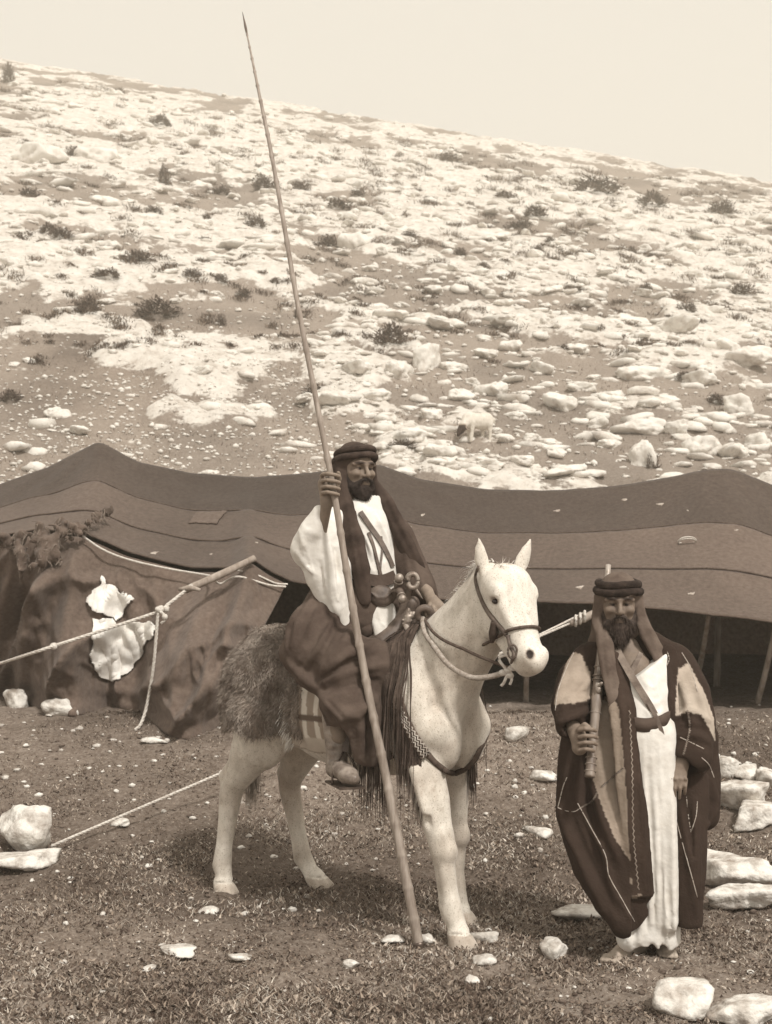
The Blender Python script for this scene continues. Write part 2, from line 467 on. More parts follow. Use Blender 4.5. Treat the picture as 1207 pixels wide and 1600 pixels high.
def ground_mat():
    m = bpy.data.materials.new('soil_and_limestone'); m.use_nodes = True
    n = m.node_tree; n.nodes.clear(); l = n.links.new
    N = lambda t, **k: n.nodes.new(t)
    o = N('ShaderNodeOutputMaterial'); b = N('ShaderNodeBsdfPrincipled'); l(b.outputs[0], o.inputs[0])
    b.inputs['Roughness'].default_value = .95; b.inputs['Specular IOR Level'].default_value = .1
    tc = N('ShaderNodeTexCoord'); at = N('ShaderNodeAttribute'); at.attribute_name = 'Col'
    sp = N('ShaderNodeSeparateColor'); l(at.outputs['Color'], sp.inputs[0])
    def noise(s, d=6, r=.6):
        q = N('ShaderNodeTexNoise'); q.inputs['Scale'].default_value = s; q.inputs['Detail'].default_value = d
        q.inputs['Roughness'].default_value = r; l(tc.outputs['Object'], q.inputs['Vector']); return q.outputs[0]
    def ramp(src, *st):
        r = N('ShaderNodeValToRGB'); e = r.color_ramp.elements
        while len(e) < len(st): e.new(.5)
        for k, (p, c) in enumerate(st): e[k].position = p; e[k].color = c
        l(src, r.inputs[0]); return r.outputs[0]
    def mixc(f, a, c):
        q = N('ShaderNodeMix'); q.data_type = 'RGBA'
        if isinstance(f, float): q.inputs[0].default_value = f
        else: l(f, q.inputs[0])
        l(a, q.inputs[6]); l(c, q.inputs[7]); return q.outputs[2]
    def math2(op, a, c):
        q = N('ShaderNodeMath'); q.operation = op
        for k, s in enumerate((a, c)):
            if isinstance(s, (int, float)): q.inputs[k].default_value = s
            else: l(s, q.inputs[k])
        return q.outputs[0]
    soil = ramp(noise(9, 8, .7), (.30, sep(.09)), (.52, sep(.20)), (.74, sep(.34)))
    soil2 = ramp(noise(40, 6, .75), (.32, sep(.05)), (.5, sep(.18)), (.72, sep(.44)))
    soil = mixc(.55, soil, soil2)
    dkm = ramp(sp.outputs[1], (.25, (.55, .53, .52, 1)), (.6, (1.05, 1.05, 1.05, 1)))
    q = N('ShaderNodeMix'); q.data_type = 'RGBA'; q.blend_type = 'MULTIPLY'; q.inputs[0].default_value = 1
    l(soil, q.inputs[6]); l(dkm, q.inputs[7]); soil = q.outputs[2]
    pale = ramp(noise(25, 8, .75), (.35, sep(.17)), (.65, sep(.46)))
    soil = mixc(sp.outputs[2], soil, pale)
    rock = ramp(noise(2.2, 9, .72), (.30, sep(.32)), (.45, sep(.54)), (.66, sep(.68)))
    spot = ramp(noise(7, 8, .75), (.33, (.36, .33, .30, 1)), (.45, (1, 1, 1, 1)))  # dark spots paint crevice shading into the rock colour
    q = N('ShaderNodeMix'); q.data_type = 'RGBA'; q.blend_type = 'MULTIPLY'; q.inputs[0].default_value = .8
    l(rock, q.inputs[6]); l(spot, q.inputs[7]); rock = q.outputs[2]
    mpn = N('ShaderNodeMapping'); mpn.inputs['Scale'].default_value = (.75, .75, 1.6); l(tc.outputs['Object'], mpn.inputs[0])
    nbig = N('ShaderNodeTexNoise'); nbig.inputs['Scale'].default_value = 1.0; nbig.inputs['Detail'].default_value = 10; nbig.inputs['Roughness'].default_value = .68; l(mpn.outputs[0], nbig.inputs['Vector'])
    fac = math2('ADD', sp.outputs[0], math2('MULTIPLY', math2('SUBTRACT', nbig.outputs[0], .5), 2.1))
    fac = math2('ADD', fac, math2('MULTIPLY', math2('SUBTRACT', noise(4.5, 9, .72), .5), .9))
    fac = ramp(fac, (.40, (0, 0, 0, 1)), (.54, (1, 1, 1, 1)))
    col = mixc(fac, soil, rock)
    l(col, b.inputs['Base Color'])
    bp = N('ShaderNodeBump'); bp.inputs['Strength'].default_value = .7; bp.inputs['Distance'].default_value = .03
    l(math2('ADD', math2('MULTIPLY', noise(14, 8, .75), 1.0), math2('MULTIPLY', noise(2.2, 6, .7), 2.0)), bp.inputs['Height'])
    l(bp.outputs[0], b.inputs['Normal'])
    return m

build_ground()

# ------------------------------------------------------------------ stones
def ico(sub):
    import bmesh
    bm = bmesh.new(); bmesh.ops.create_icosphere(bm, subdivisions=sub, radius=1)
    v = np.array([q.co[:] for q in bm.verts]); f = np.array([[q.index for q in p.verts] for p in bm.faces]); bm.free()
    return v / np.linalg.norm(v, axis=1)[:, None], f
_ICO = {k: ico(k) for k in (1, 2, 3, 4)}
def stone_shape(seed, sub, size, facets=11, rough=.06, pits=0.0):
    """weathered block: planes cut off a ball, corners worn, pitted"""
    r = np.random.default_rng(seed)
    d, f = _ICO[sub]
    n = r.normal(size=(facets, 3)); n /= np.linalg.norm(n, axis=1)[:, None]
    n = np.vstack([n, [[0, 0, 1], [0, 0, -1]]]); off = np.concatenate([r.uniform(.62, 1.0, facets), [.72, .7]])
    t = d @ n.T
    rad = np.where(t > .05, off / np.maximum(t, .05), 9)
    k = 14.0
    rr = -np.log(np.exp(-k * np.minimum(rad, 3)).sum(1)) / k
    rr = rr * (1 + rough * n3(d * 2 + seed, 1.3, seed % 7) + .5 * rough * n3(d * 2 + seed, 3.7, seed % 5))
    if pits: rr -= pits * np.clip(n3(d * 2 + seed, 2.6, 2) - .25, 0, 1)
    return d * rr[:, None] * np.asarray(size) / 2, f
M_STONE = mat('limestone', .22, .68, 9, 9, .95, .8, 30, .02, lo=.32, hi=.56)
M_STONE2 = mat('hill_limestone', .36, .68, 2.4, 8, .95, .6, 9, .04, lo=.28, hi=.5)

FG = [  # px, py(base), width, height, depth ratio, label   -- single stones one can point to
    (88, 1119, 44, 33, .9, 'squarish pale stone holding down the tent wall hem, left of the horse'),
    (22, 1106, 40, 38, .9, 'rounded pale stone against the tent wall at the photo\'s left edge'),
    (36, 1340, 86, 88, .9, 'large pale boulder with the guy rope tied round it, at the left edge'),
    (40, 1366, 62, 30, .9, 'flat pale stone lying in front of the large left boulder'),
    (330, 1426, 26, 14, .8, 'small pointed stone just below the horse\'s rear hoof'),
    (905, 1440, 86, 24, .7, 'long flat stone half hidden behind the standing man\'s cloak hem'),
    (870, 1495, 40, 34, .9, 'knobbly fist-sized stone left of the standing man\'s feet'),
    (770, 1474, 26, 20, .9, 'round stone beside the horse\'s front hoof'),
    (666, 1480, 30, 20, .9, 'pale stone next to the lance butt'),
    (614, 1480, 30, 14, .9, 'small oval stone to the left of the lance butt'),
    (548, 1514, 22, 15, .9, 'small pale stone left of the lance in the short grass'),
    (275, 1494, 46, 14, .9, 'flat sliver of stone in the lower left foreground'),
    (1072, 1595, 96, 60, .9, 'big block of limestone in the bottom right foreground'),
    (1172, 1600, 100, 42, .9, 'low flat limestone at the bottom right corner'),
    (1150, 1392, 130, 56, .8, 'broad sunlit slab behind the standing man\'s cloak, right side'),
    (1162, 1424, 100, 46, .8, 'overhanging slab with a dark hollow beneath, right of the cloak hem'),
    (1166, 1272, 92, 52, .8, 'sloping limestone at the right edge below the tent'),
    (1186, 1302, 70, 44, .8, 'rounded limestone at the right edge, lower of two beside the cloak'),
    (1130, 1218, 34, 40, .9, 'upright stone just behind the standing man\'s elbow'),
    (1168, 1222, 40, 26, .9, 'small stone under the tent edge at right'),
    (1203, 1232, 44, 38, .9, 'pale stone cut by the right photo edge below the tent'),
    (845, 1225, 30, 17, .9, 'pale stone in the grass left of the standing man\'s sleeve'),
    (850, 1312, 32, 20, .9, 'pale stone in the grass left of the cloak\'s bulge'),
    (192, 1290, 22, 12, .9, 'small stone in the grass left of the horse, by the rope'),
    (232, 1162, 26, 10, .9, 'flat pale stone near the end of the hanging cord'),
    (800, 1160, 24, 26, .9, 'stone in the shade at the open tent front'),
    (372, 1508, 30, 11, .9, 'flat stone in the bottom foreground, left of centre'),
    (230, 1520, 22, 10, .9, 'dull stone in the bottom left foreground'),
    (738, 1540, 26, 16, .9, 'pale lump of stone in the bottom centre foreground'),
    (762, 1510, 34, 15, .9, 'cracked pale stone below the horse\'s front hooves'),
]
for i, (px, py, wpx, hpx, dr, lab) in enumerate(FG):
    g = G(px, py, ground_z); s = g[1] / FPX
    W_, H_ = wpx * s * 1.12, hpx * s * 1.2
    v, f = stone_shape(100 + i, 4 if wpx > 34 else 3, (W_, W_ * dr, H_), 11, .20, .20)
    yaw = random.uniform(-.5, .5); c, s_ = math.cos(yaw), math.sin(yaw)
    v = v @ np.array([[c, s_, 0], [-s_, c, 0], [0, 0, 1]])
    v[:, 2] -= v[:, 2].min() + .12 * H_
    me = mesh_np('stone', v, f, M_STONE, True)
    obj('stone', me, label=lab, cat='stone', loc=(g[0], g[1] + W_ * dr * .35, gz(g[0], g[1] + W_ * dr * .35)))

# boulders of the hillside: 10 shapes shared by 270 stones
BOULD = [mesh_np('boulder', *stone_shape(300 + k, 4, (1.15, 1.0, .95), 16, .30, .38), M_STONE2, True) for k in range(10)]
NAMED = [  # px, base py, w, h
    (665, 580, 62, 52), (618, 606, 46, 34), (556, 392, 46, 36), (878, 646, 56, 34), (1012, 735, 56, 66), (1010, 684, 84, 34),
    (640, 716, 64, 30), (780, 624, 44, 34), (676, 662, 46, 24), (1105, 716, 70, 44), (1160, 660, 70, 44), (990, 596, 60, 30),
    (48, 262, 70, 40), (150, 262, 80, 40), (940, 668, 44, 26), (720, 630, 44, 26), (850, 586, 44, 24), (900, 560, 60, 24),
    (1060, 690, 50, 26), (870, 722, 40, 20), (770, 760, 60, 22), (900, 760, 60, 20), (690, 742, 50, 24), (820, 755, 44, 20),
    (1130, 560, 70, 30), (1180, 590, 70, 34), (1060, 540, 60, 30), (970, 510, 60, 24), (1100, 610, 64, 28), (1040, 640, 54, 24),
    (830, 690, 34, 18), (950, 700, 40, 20), (800, 548, 36, 22), (760, 560, 36, 18), (1190, 700, 50, 40), (1150, 720, 60, 30),
    (590, 640, 50, 22), (530, 655, 50, 20), (560, 610, 56, 24), (480, 640, 40, 16), (740, 600, 34, 18), (700, 580, 30, 18),
    (910, 620, 44, 22), (960, 640, 40, 24), (860, 700, 44, 18), (790, 520, 50, 16), (690, 520, 50, 16), (620, 512, 50, 20)]
spots = list(NAMED)
tries = 0
while len(spots) < 275 and tries < 8000:
    tries += 1
    px = random.uniform(-30, 1240); sky_y = np.interp(px, [0, 200, 400, 600, 800, 1000, 1207], [103, 140, 185, 215, 245, 275, 292])
    py = random.uniform(sky_y + 12, 700)
    dens = .35 + .65 * (px > 560) if py > 330 else 1.0
    if random.random() > dens: continue
    far = np.interp(py, [sky_y, 700], [0, 1])
    wpx = random.uniform(14, 34) * (.75 + .6 * far); hpx = wpx * random.uniform(.38, .62)
    if any(abs(px - a) < .5 * (wpx + c) and abs(py - b) < .6 * (hpx + d) for a, b, c, d in spots): continue
    g = G(px, py)
    if 450 > px and py > 480 and rock_w(g[0:1], g[1:2])[0] < .3 and random.random() < .85: continue
    spots.append((px, py, wpx, hpx))
for i, (px, py, wpx, hpx) in enumerate(spots):
    g = G(px, py)
    s = g[1] / FPX
    W_, H_ = wpx * s * .95, hpx * s * 1.05
    D_ = W_ * random.uniform(.7, 1.0)
    x, y = g[0], g[1] + .4 * D_
    lab = 'pale limestone boulder among many on the stony hillside'
    if i == 12: lab = 'large pale outcrop high on the hillside at the left edge'
    if i == 13: lab = 'large pale outcrop on the upper left hillside, right one of the pair'
    if i == 0: lab = 'rounded boulder right of the round dark bush above the rider\'s head'
    if i == 2: lab = 'single squarish boulder standing out just right of the lance, mid hillside'
    if i == 4: lab = 'tall boulder on the hill just above the tent ridge, right of the goat'
    o = obj('boulder', BOULD[i % 10], label=lab, cat='boulder', group='boulders on the hillside', loc=(x, y, gz(x, y) + H_ * .12))
    o.scale = (W_ / 1.1, D_ / .9, H_ / .8)
    o.rotation_euler = (random.uniform(-.15, .15), random.uniform(-.2, .2), random.uniform(-.6, .6) + (math.pi if i % 3 == 0 else 0))

# countless loose stones: hillside scree and foreground pebbles
def scatter_stones(name, samples, material, sub, **kw):
    d, f = _ICO[sub]; nv = len(d)
    V = []; F = []
    A = np.array(samples); A[:, 2] += ground_z(A[:, 0], A[:, 1]); samples = A
    for i, (x, y, z, sz) in enumerate(samples):
        sh = np.array([1, random.uniform(.6, 1), random.uniform(.35, .75)]) * sz / 2
        v = d * (1 + .5 * RNG.random(nv) - .25)[:, None] * sh
        a = random.uniform(0, 6.28); c, s = math.cos(a), math.sin(a)
        v = v @ np.array([[c, s, 0], [-s, c, 0], [0, 0, 1]])
        V.append(v + (x, y, z)); F.append(f + i * nv)
    me = mesh_np(name, np.concatenate(V), np.concatenate(F), material, True)
    return obj(name, me, kind='stuff', **kw)
smp = []
def add_scree(n, xr, yr, szr, cond=None):
    k = 0
    while k < n:
        px = random.uniform(*xr); py = random.uniform(*yr)
        k += 1
        g = G(px, py)
        if g[1] > 130 or g[1] < 15: continue
        if cond and not cond(px, py, g): continue
        sz = random.uniform(*szr) ** 1.0 * g[1] / FPX * random.choice((.6, .7, .8, 1, 1, 1.4))
        smp.append((g[0], g[1], sz * .15, sz))
add_scree(900, (-20, 1230), (180, 560), (4, 12))
add_scree(1100, (540, 1230), (400, 770), (4, 12))
add_scree(500, (-20, 700), (150, 480), (5, 12))
add_scree(1500, (-20, 560), (590, 760), (3, 9))
add_scree(500, (-20, 560), (480, 640), (3, 7))
small = smp; smp = []
def flat_rock(x, y, z, wd, seed):
    v, f = stone_shape(seed, 2, (wd, wd * random.uniform(.6, 1.0), wd * random.uniform(.34, .6)), 12, .30, .30)
    a = random.uniform(-.5, .5) + (math.pi if random.random() < .5 else 0); c, s = math.cos(a), math.sin(a)
    tl = random.uniform(-.18, .18); v = v @ np.array([[math.cos(tl), 0, math.sin(tl)], [0, 1, 0], [-math.sin(tl), 0, math.cos(tl)]])
    return v @ np.array([[c, s, 0], [-s, c, 0], [0, 0, 1]]) + (x, y, z), f
cand = []
for _ in range(2300):
    px = random.uniform(-30, 1240); sk = np.interp(px, [0, 200, 400, 600, 800, 1000, 1207], [103, 140, 185, 215, 245, 275, 292])
    py = random.uniform(sk + 6, 760)
    if px < 480 and py > 420 and random.random() < .8: continue
    g = G(px, py); far = np.interp(py, [sk, 720], [0, 1])
    wpx = random.choice((12, 14, 17, 20, 24, 30, 38)) * (.8 + .4 * far)
    if rock_w(g[0:1], g[1:2])[0] < .25 and random.random() < .6: continue
    cand.append((g[0], g[1], wpx * g[1] / FPX))
A = np.array(cand); zz = ground_z(A[:, 0], A[:, 1]); V = []; F = []; n0 = 0
for i, (x, y, wd) in enumerate(cand):
    v, f = flat_rock(x, y, zz[i] - wd * .03, wd, 2000 + i); V.append(v); F.append(f + n0); n0 += len(v)
obj('hillside_outcrops', mesh_np('hillside_outcrops', np.concatenate(V), np.concatenate(F), M_STONE2, True), kind='stuff', label='countless low pale rocks breaking through the hillside', cat='rocks')
smp = small
scatter_stones('hillside_stones', smp, M_STONE2, 1, label='countless loose pale stones strewn over the hillside', cat='stones')
smp = []
for _ in range(640):
    py = random.uniform(1150, 1598) if random.random() < .75 else random.uniform(1100, 1250)
    px = random.uniform(-20, 1230)
    g = G(px, py, base_z)
    sz = random.choice((5, 6, 7, 9, 11, 15)) * random.uniform(.6, 1.0) * g[1] / FPX
    smp.append((g[0], g[1], sz * .1, sz))
clods = []
for _ in range(1700):
    py = random.uniform(1140, 1600); px = random.uniform(-20, 1230); g = G(px, py, base_z)
    sz = random.uniform(.012, .045); clods.append((g[0], g[1], sz * .05, sz))
M_CLOD = mat('soil_clod', .05, .17, 20, 6, .95, .6)
scatter_stones('soil_clods', clods, M_CLOD, 1, label='dark clods of trampled soil over the foreground', cat='soil')
scatter_stones('pebbles', smp, M_STONE, 2, label='small pale pebbles scattered over the trodden foreground', cat='pebbles')

# ------------------------------------------------------------------ shrubs and grass
M_SHRUB = mat('thorn_shrub', .045, .15, 5, 4, .9, .2)
def shrub_mesh(seed, n=900):
    r = np.random.default_rng(seed)
    a = r.uniform(0, 2 * np.pi, n); el = np.arccos(r.uniform(.0, 1, n)); rad = r.uniform(.35, 1, n) ** .6
    lob = 1 + .35 * np.sin(3 * a + seed) * np.sin(el)
    d = np.stack([np.sin(el) * np.cos(a), np.sin(el) * np.sin(a), np.cos(el)], -1)
    c = d * (rad * lob)[:, None] * np.array([.5, .5, .8])
    up = d + r.normal(size=(n, 3)) * .5 + (0, 0, .4); up /= np.linalg.norm(up, axis=1)[:, None]
    sd_ = np.cross(up, r.normal(size=(n, 3))); sd_ /= np.linalg.norm(sd_, axis=1)[:, None]
    L_ = r.uniform(.06, .17, n)[:, None]; W_ = r.uniform(.012, .035, n)[:, None]
    v = np.stack([c - sd_ * W_, c + sd_ * W_, c + up * L_ + sd_ * W_ * .3, c + up * L_ - sd_ * W_ * .3], 1).reshape(-1, 3)
    f = np.arange(4 * n).reshape(n, 4)
    return mesh_np('shrub', v, f, M_SHRUB, False)
SHR = [shrub_mesh(k) for k in range(6)]
SHRUBS = [(12, 132, 22, 28), (45, 318, 40, 17), (75, 382, 34, 15), (157, 389, 24, 13), (216, 428, 50, 18), (135, 497, 60, 28), (245, 497, 84, 26),
          (300, 450, 34, 14), (346, 455, 22, 13), (612, 562, 54, 30), (495, 625, 56, 20), (15, 624, 40, 18), (400, 364, 44, 14), (413, 302, 44, 20),
          (530, 336, 50, 15), (514, 384, 32, 17), (256, 296, 24, 28), (840, 411, 26, 13), (168, 452, 56, 12), (322, 350, 20, 10), (345, 305, 36, 12),
          (120, 250, 40, 14), (465, 505, 14, 18), (345, 512, 16, 18), (1075, 505, 34, 14), (930, 310, 80, 22), (1020, 330, 60, 20), (835, 345, 44, 16),
          (955, 300, 40, 12), (860, 392, 20, 10), (640, 380, 30, 10), (720, 402, 24, 12), (985, 400, 30, 14), (1070, 598, 34, 14), (1010, 460, 30, 16),
          (250, 205, 40, 14), (180, 150, 30, 10), (470, 300, 30, 12), (560, 310, 26, 10), (700, 260, 40, 12), (630, 718, 50, 14), (1020, 735, 26, 26),
          (240, 350, 30, 12), (95, 392, 40, 14), (380, 468, 26, 10), (430, 455, 22, 9), (755, 430, 20, 10), (905, 470, 22, 10), (790, 320, 40, 12),
          (1130, 345, 50, 20), (1160, 470, 40, 18), (1120, 640, 36, 16), (880, 560, 26, 10), (810, 360, 40, 12)]
for i, (px, py, wpx, hpx) in enumerate(SHRUBS):
    g = G(px, py); s = g[1] / FPX
    lab = 'dark low thorn bush among the pale hillside rocks'
    if i == 0: lab = 'bush standing on the skyline at the far upper left'
    if i == 9: lab = 'round dark bush on the hill above and right of the rider\'s head'
    if i == 5: lab = 'wide dark bush on the left hillside, left one of two in a row'
    if i == 6: lab = 'wide dark bush on the left hillside, right one of two in a row'
    o = obj('shrub', SHR[i % 6], label=lab, cat='bush', group='thorn bushes on the hillside', loc=(g[0], g[1] + .15 * wpx * s, gz(g[0], g[1] + .15 * wpx * s) - .04))
    o.scale = (wpx * s * .95, wpx * s * .8, hpx * s * 1.35)
    o.rotation_euler = (0, 0, random.uniform(0, 6.28))

def blades(name, n, sampler, hr, wr_, material, lean=.6, tones=(.10, .34), **kw):
    r = RNG
    base, hs = sampler(n)
    n = len(base)
    h = r.uniform(hr[0], hr[1], n) * hs; wd = r.uniform(wr_[0], wr_[1], n)
    a = r.uniform(0, 2 * np.pi, n); ln = r.uniform(.1, lean, n) * h
    sdv = np.stack([np.cos(a), np.sin(a), 0 * a], -1); b = r.uniform(0, 2 * np.pi, n)
    lv = np.stack([np.cos(b) * ln, np.sin(b) * ln, 0 * b], -1)
    up = np.stack([0 * h, 0 * h, h], -1)
    w1 = (sdv * wd[:, None])
    mid = base + up * .6 + lv * .4
    v = np.stack([base - w1, base + w1, mid + w1 * .7, mid - w1 * .7, base + up + lv * 1.1], 1).reshape(-1, 3)
    i = np.arange(n) * 5
    tri = np.concatenate([np.stack([i, i + 1, i + 2], 1), np.stack([i, i + 2, i + 3], 1), np.stack([i + 3, i + 2, i + 4], 1)])
    pt = .65 + .75 * np.clip((fbm(base[:, 0] * 2.2, base[:, 1] * 2.2, 77, 4) - .25) * 2, 0, 1)
    t = (tones[0] + (tones[1] - tones[0]) * r.random(n) ** 1.9) * pt
    col = np.repeat(sep_np(t), 5, axis=0)
    me = mesh_np(name, v, tri, material, False, col)
    return obj(name, me, kind='stuff', **kw)
M_GRASS = mat('dry_grass', .95, 1.0, 3, 2, .9, 0, attr='Col')
def scrub_sampler(n):
    m_ = 520; px = RNG.uniform(-20, 1230, m_); sk = np.interp(px, [0, 200, 400, 600, 800, 1000, 1207], [103, 140, 185, 215, 245, 275, 292]); py = sk + 8 + (RNG.random(m_) ** 1.3) * (560 - sk)
    gg = np.array([G(a, b) for a, b in zip(px, py)]); sz = RNG.uniform(6, 16, m_) * gg[:, 1] / FPX
    k = RNG.integers(0, m_, n); X = gg[k, 0] + RNG.normal(size=n) * sz[k] * .6; Y = gg[k, 1] + RNG.normal(size=n) * sz[k] * .5
    return np.stack([X, Y, ground_z(X, Y) + .02], -1), np.clip(sz[k] * 1.6, .15, 1.2)
def fg_sampler(n):
    py = 1105 + 510 * RNG.random(n) ** .8; px = RNG.uniform(-230, 1440, n)
    # positions by even spacing on the slope, not on the picture: depth from the flat-ground formula, then real heights
    Y = np.clip(CZ * FPX / (py - HY), 4.6, 15); Y = np.where(Y > 7.5, 7.5 + (Y - 7.5) * .42, Y)
    X = (px - HX) * Y / FPX
    k = fbm(X * 1.3, Y * 1.3, 91, 4)
    bare = np.exp(-(((X + .5) / .9) ** 2 + ((Y - 6.7) / .4) ** 2))
    k2 = fbm(X * 4.5, Y * 4.5, 97, 3)
    keep = RNG.random(n) < np.clip((.5 * k + .5 * k2 - .36) / .16, .22, 1) * (1 - .6 * bare)
    X, Y, k = X[keep], Y[keep], k[keep]
    return np.stack([X, Y, ground_z(X, Y) - .004], -1), np.clip(.6 + (k - .4) * 1.6, .4, 1.2)
blades('short_grass', 215000, fg_sampler, (.008, .032), (.0011, .0030), M_GRASS, 2.2, (.05, .58), label='short dry grass and weeds over the trodden foreground', cat='grass')
def leaf_sampler(n):
    b, h = fg_sampler(n); b[:, 2] += RNG.uniform(.004, .016, len(b)); return b, h
blades('ground_weeds', 66000, leaf_sampler, (.008, .022), (.003, .008), M_GRASS, 2.2, (.03, .42), label='low broad leaved weeds between the grass', cat='weeds')
def hill_sampler(n):
    Y = 17 + 55 * RNG.random(n) ** 1.6; X = RNG.uniform(-.36, .36, n) * Y
    wr = rock_w(X, Y); keep = (wr < .35) & (fbm(X * .6, Y * .6, 95, 3) > .42)
    X, Y = X[keep], Y[keep]
    return np.stack([X, Y, ground_z(X, Y)], -1), np.ones(len(X)) * (.8 + .4 * (Y / 40))
blades('hillside_scrub', 50000, scrub_sampler, (.12, .38), (.006, .016), M_GRASS, 1.8, (.04, .22), label='low dull scrub between the rocks of the upper hillside', cat='scrub')
blades('hillside_grass', 55000, hill_sampler, (.025, .08), (.004, .011), M_GRASS, 1.8, (.06, .34), label='dry grass growing between the hillside rocks', cat='grass')
# ------------------------------------------------------------------ the goat-hair tent
M_TENT = mat('goat_hair_cloth', .065, .115, 26, 8, .95, .8, 120, .010, attr='Col', stretch=(1, 1, 1), lo=.30, hi=.70, spec=.08, sheen=.1)
M_PATCH = mat('pale_patch_cloth', .62, .84, 9, 6, .95, .5, 70, .004)
M_ROPE = mat('pale_rope', .40, .66, 60, 4, .9, .6, 240, .004)
M_DCORD = mat('dark_cord', .05, .10, 60, 4, .9, .5, 240, .004)
M_SCRAP = mat('chaff', .26, .46, 20, 3, .95, .2)
M_FRAY = mat('frayed_goat_hair', .12, .24, 20, 3, .95, .2)
M_WOOD = mat('weathered_wood', .16, .34, 14, 6, .85, .4, 60, .005, stretch=(1, 1, .2))
TB = P(620, 1140, 11.6); TB[2] = gz(TB[0], TB[1])
tent = obj('tent', None, label='long black goat-hair Bedouin tent with sagging ridge and open dark front', cat='tent', loc=TB)

RID = np.array([(-330, 880), (-120, 806), (0, 758), (80, 729), (155, 690), (212, 722), (300, 742), (400, 747), (500, 738), (592, 726), (655, 751), (760, 766),
                (860, 768), (960, 761), (1050, 746), (1108, 734), (1146, 735), (1207, 760), (1330, 800), (1560, 880)], float)
EAV = np.array([(-330, 905, 11.4), (-120, 858, 11.3), (0, 842, 11.2), (60, 832, 11.2), (130, 838, 11.1), (200, 868, 11.0), (300, 893, 10.9), (362, 893, 10.75), (390, 876, 10.6), (418, 896, 10.7),
                (455, 915, 10.75), (600, 935, 10.8), (750, 945, 10.9), (850, 945, 10.9), (950, 949, 10.8), (1040, 957, 10.8), (1120, 967, 10.7), (1207, 978, 10.6), (1330, 1000, 10.6), (1560, 1040, 10.8)], float)
def ridge_pt(c): return P(c, np.interp(c, RID[:, 0], RID[:, 1]), 13.2)
NC = 420
cs = np.linspace(-330, 1560, NC)
def smooth1(a, k):
    ker = np.hanning(k + 2)[1:-1]; ker /= ker.sum()
    return np.convolve(np.pad(a, k // 2, mode='edge'), ker, 'valid')[:len(a)]
ry = smooth1(np.interp(cs, RID[:, 0], RID[:, 1]), 7); ey = smooth1(np.interp(cs, EAV[:, 0], EAV[:, 1]), 5); eY = np.interp(cs, EAV[:, 0], EAV[:, 2])
RD = np.stack([P(c, y, 13.2) for c, y in zip(cs, ry)]); ED = np.stack([P(c, y, Y) for c, y, Y in zip(cs, ey, eY)])
def sheet(fn, NU, NV):
    u, v_ = np.meshgrid(np.arange(NU), np.arange(NV), indexing='ij')
    i = (np.arange(NU - 1)[:, None] * NV + np.arange(NV - 1)[None])
    f = np.stack([i, i + NV, i + NV + 1, i + 1], -1).reshape(-1, 4)
    return f
def roof_grid(v0, v1, NV, lift=0.0):
    vv = np.linspace(v0, v1, NV)
    p = RD[:, None] * (1 - vv)[None, :, None] + ED[:, None] * vv[None, :, None]
    X = p[..., 0]
    sag = -.085 * np.sin(np.pi * vv)[None] * (1 - .0 * X)
    wr = .016 * (fbm(X * 1.4, vv[None] * 4 + 0 * X, 5, 3) - .5) + .010 * (fbm(X * 5, vv[None] * 3 + 0 * X, 8, 3) - .5) + .02 * (fbm(X * .7 + vv[None] * 2.2, vv[None] * 7 + .25 * X, 18, 3) - .5)
    # creases pulled tight from the pole heads
    for pc in (155, 592, 1125):
        xp = (pc - HX) * 13.2 / FPX
        ang = np.arctan2(X - xp, vv[None] * 2.2 + .25)
        wr = wr + .012 * np.cos(ang * 13) * np.exp(-((X - xp) ** 2 + (vv[None] * 2.2) ** 2) / 1.1) * np.clip(vv[None] * 5, 0, 1)
    p[..., 2] += sag + wr + lift
    return p, vv
STRIPS = [(0, .36, 22, 0.0, .56), (.355, .69, 22, .010, .86), (.685, 1.0, 22, .020, .82)]
ROOF = []
for k, (v0, v1, NV, lift, tone) in enumerate(STRIPS):
    p, vv = roof_grid(v0, v1, NV, lift)
    ROOF.append(p)
    f = sheet(None, NC, NV)
    q = p.reshape(-1, 3)
    # strips were woven from different wool: each has its own tone; lighter toward the ends
    end_tone = 1 + .55 * np.clip((q[:, 0] - 1.4) / 2.2, 0, 1) * (.4 + .6 * np.clip((k - .2), 0, 1)) + .25 * np.clip((-1.9 - q[:, 0]), 0, 1)
    t = tone * end_tone * (.76 + .48 * fbm(q[:, 0] * 1.2, q[:, 2] * 2, 33, 5))
    col = np.stack([t, t, t, np.ones_like(t)], -1)
    me = mesh_np('roof_strip', rebase(q, TB), f, M_TENT, True, col)
    o = obj('roof_strip', me, tent)
    md = o.modifiers.new('thickness', 'SOLIDIFY'); md.thickness = .012; md.offset = -1
# rear roof, back wall, end wall: enclose the inside; raised tones imitate light through the weave
BK = RD.copy(); BK[:, 1] = 15.9; BK[:, 2] = np.minimum(1.85, RD[:, 2] - .15)
vv = np.linspace(0, 1, 8)
p = RD[:, None] * (1 - vv)[None, :, None] + BK[:, None] * vv[None, :, None]
p[..., 1] += .005; p[..., 2] -= .06 * np.sin(np.pi * vv)[None]
def tent_part(name, p, tone=1.0, parent=None, thick=.012, mat_=None, offs=0):
    q = p.reshape(-1, 3); t = tone * (.75 + .5 * fbm(q[:, 0] * 2.5, q[:, 2] * 2.5, 35, 5))
    me = mesh_np(name, rebase(q, TB), sheet(None, p.shape[0], p.shape[1]), mat_ or M_TENT, True, np.stack([t, t, t, np.ones_like(t)], -1))
    o = obj(name, me, parent or tent)
    md = o.modifiers.new('thickness', 'SOLIDIFY'); md.thickness = thick; md.offset = offs
    return o
tent_part('rear_roof', p, 2.2)
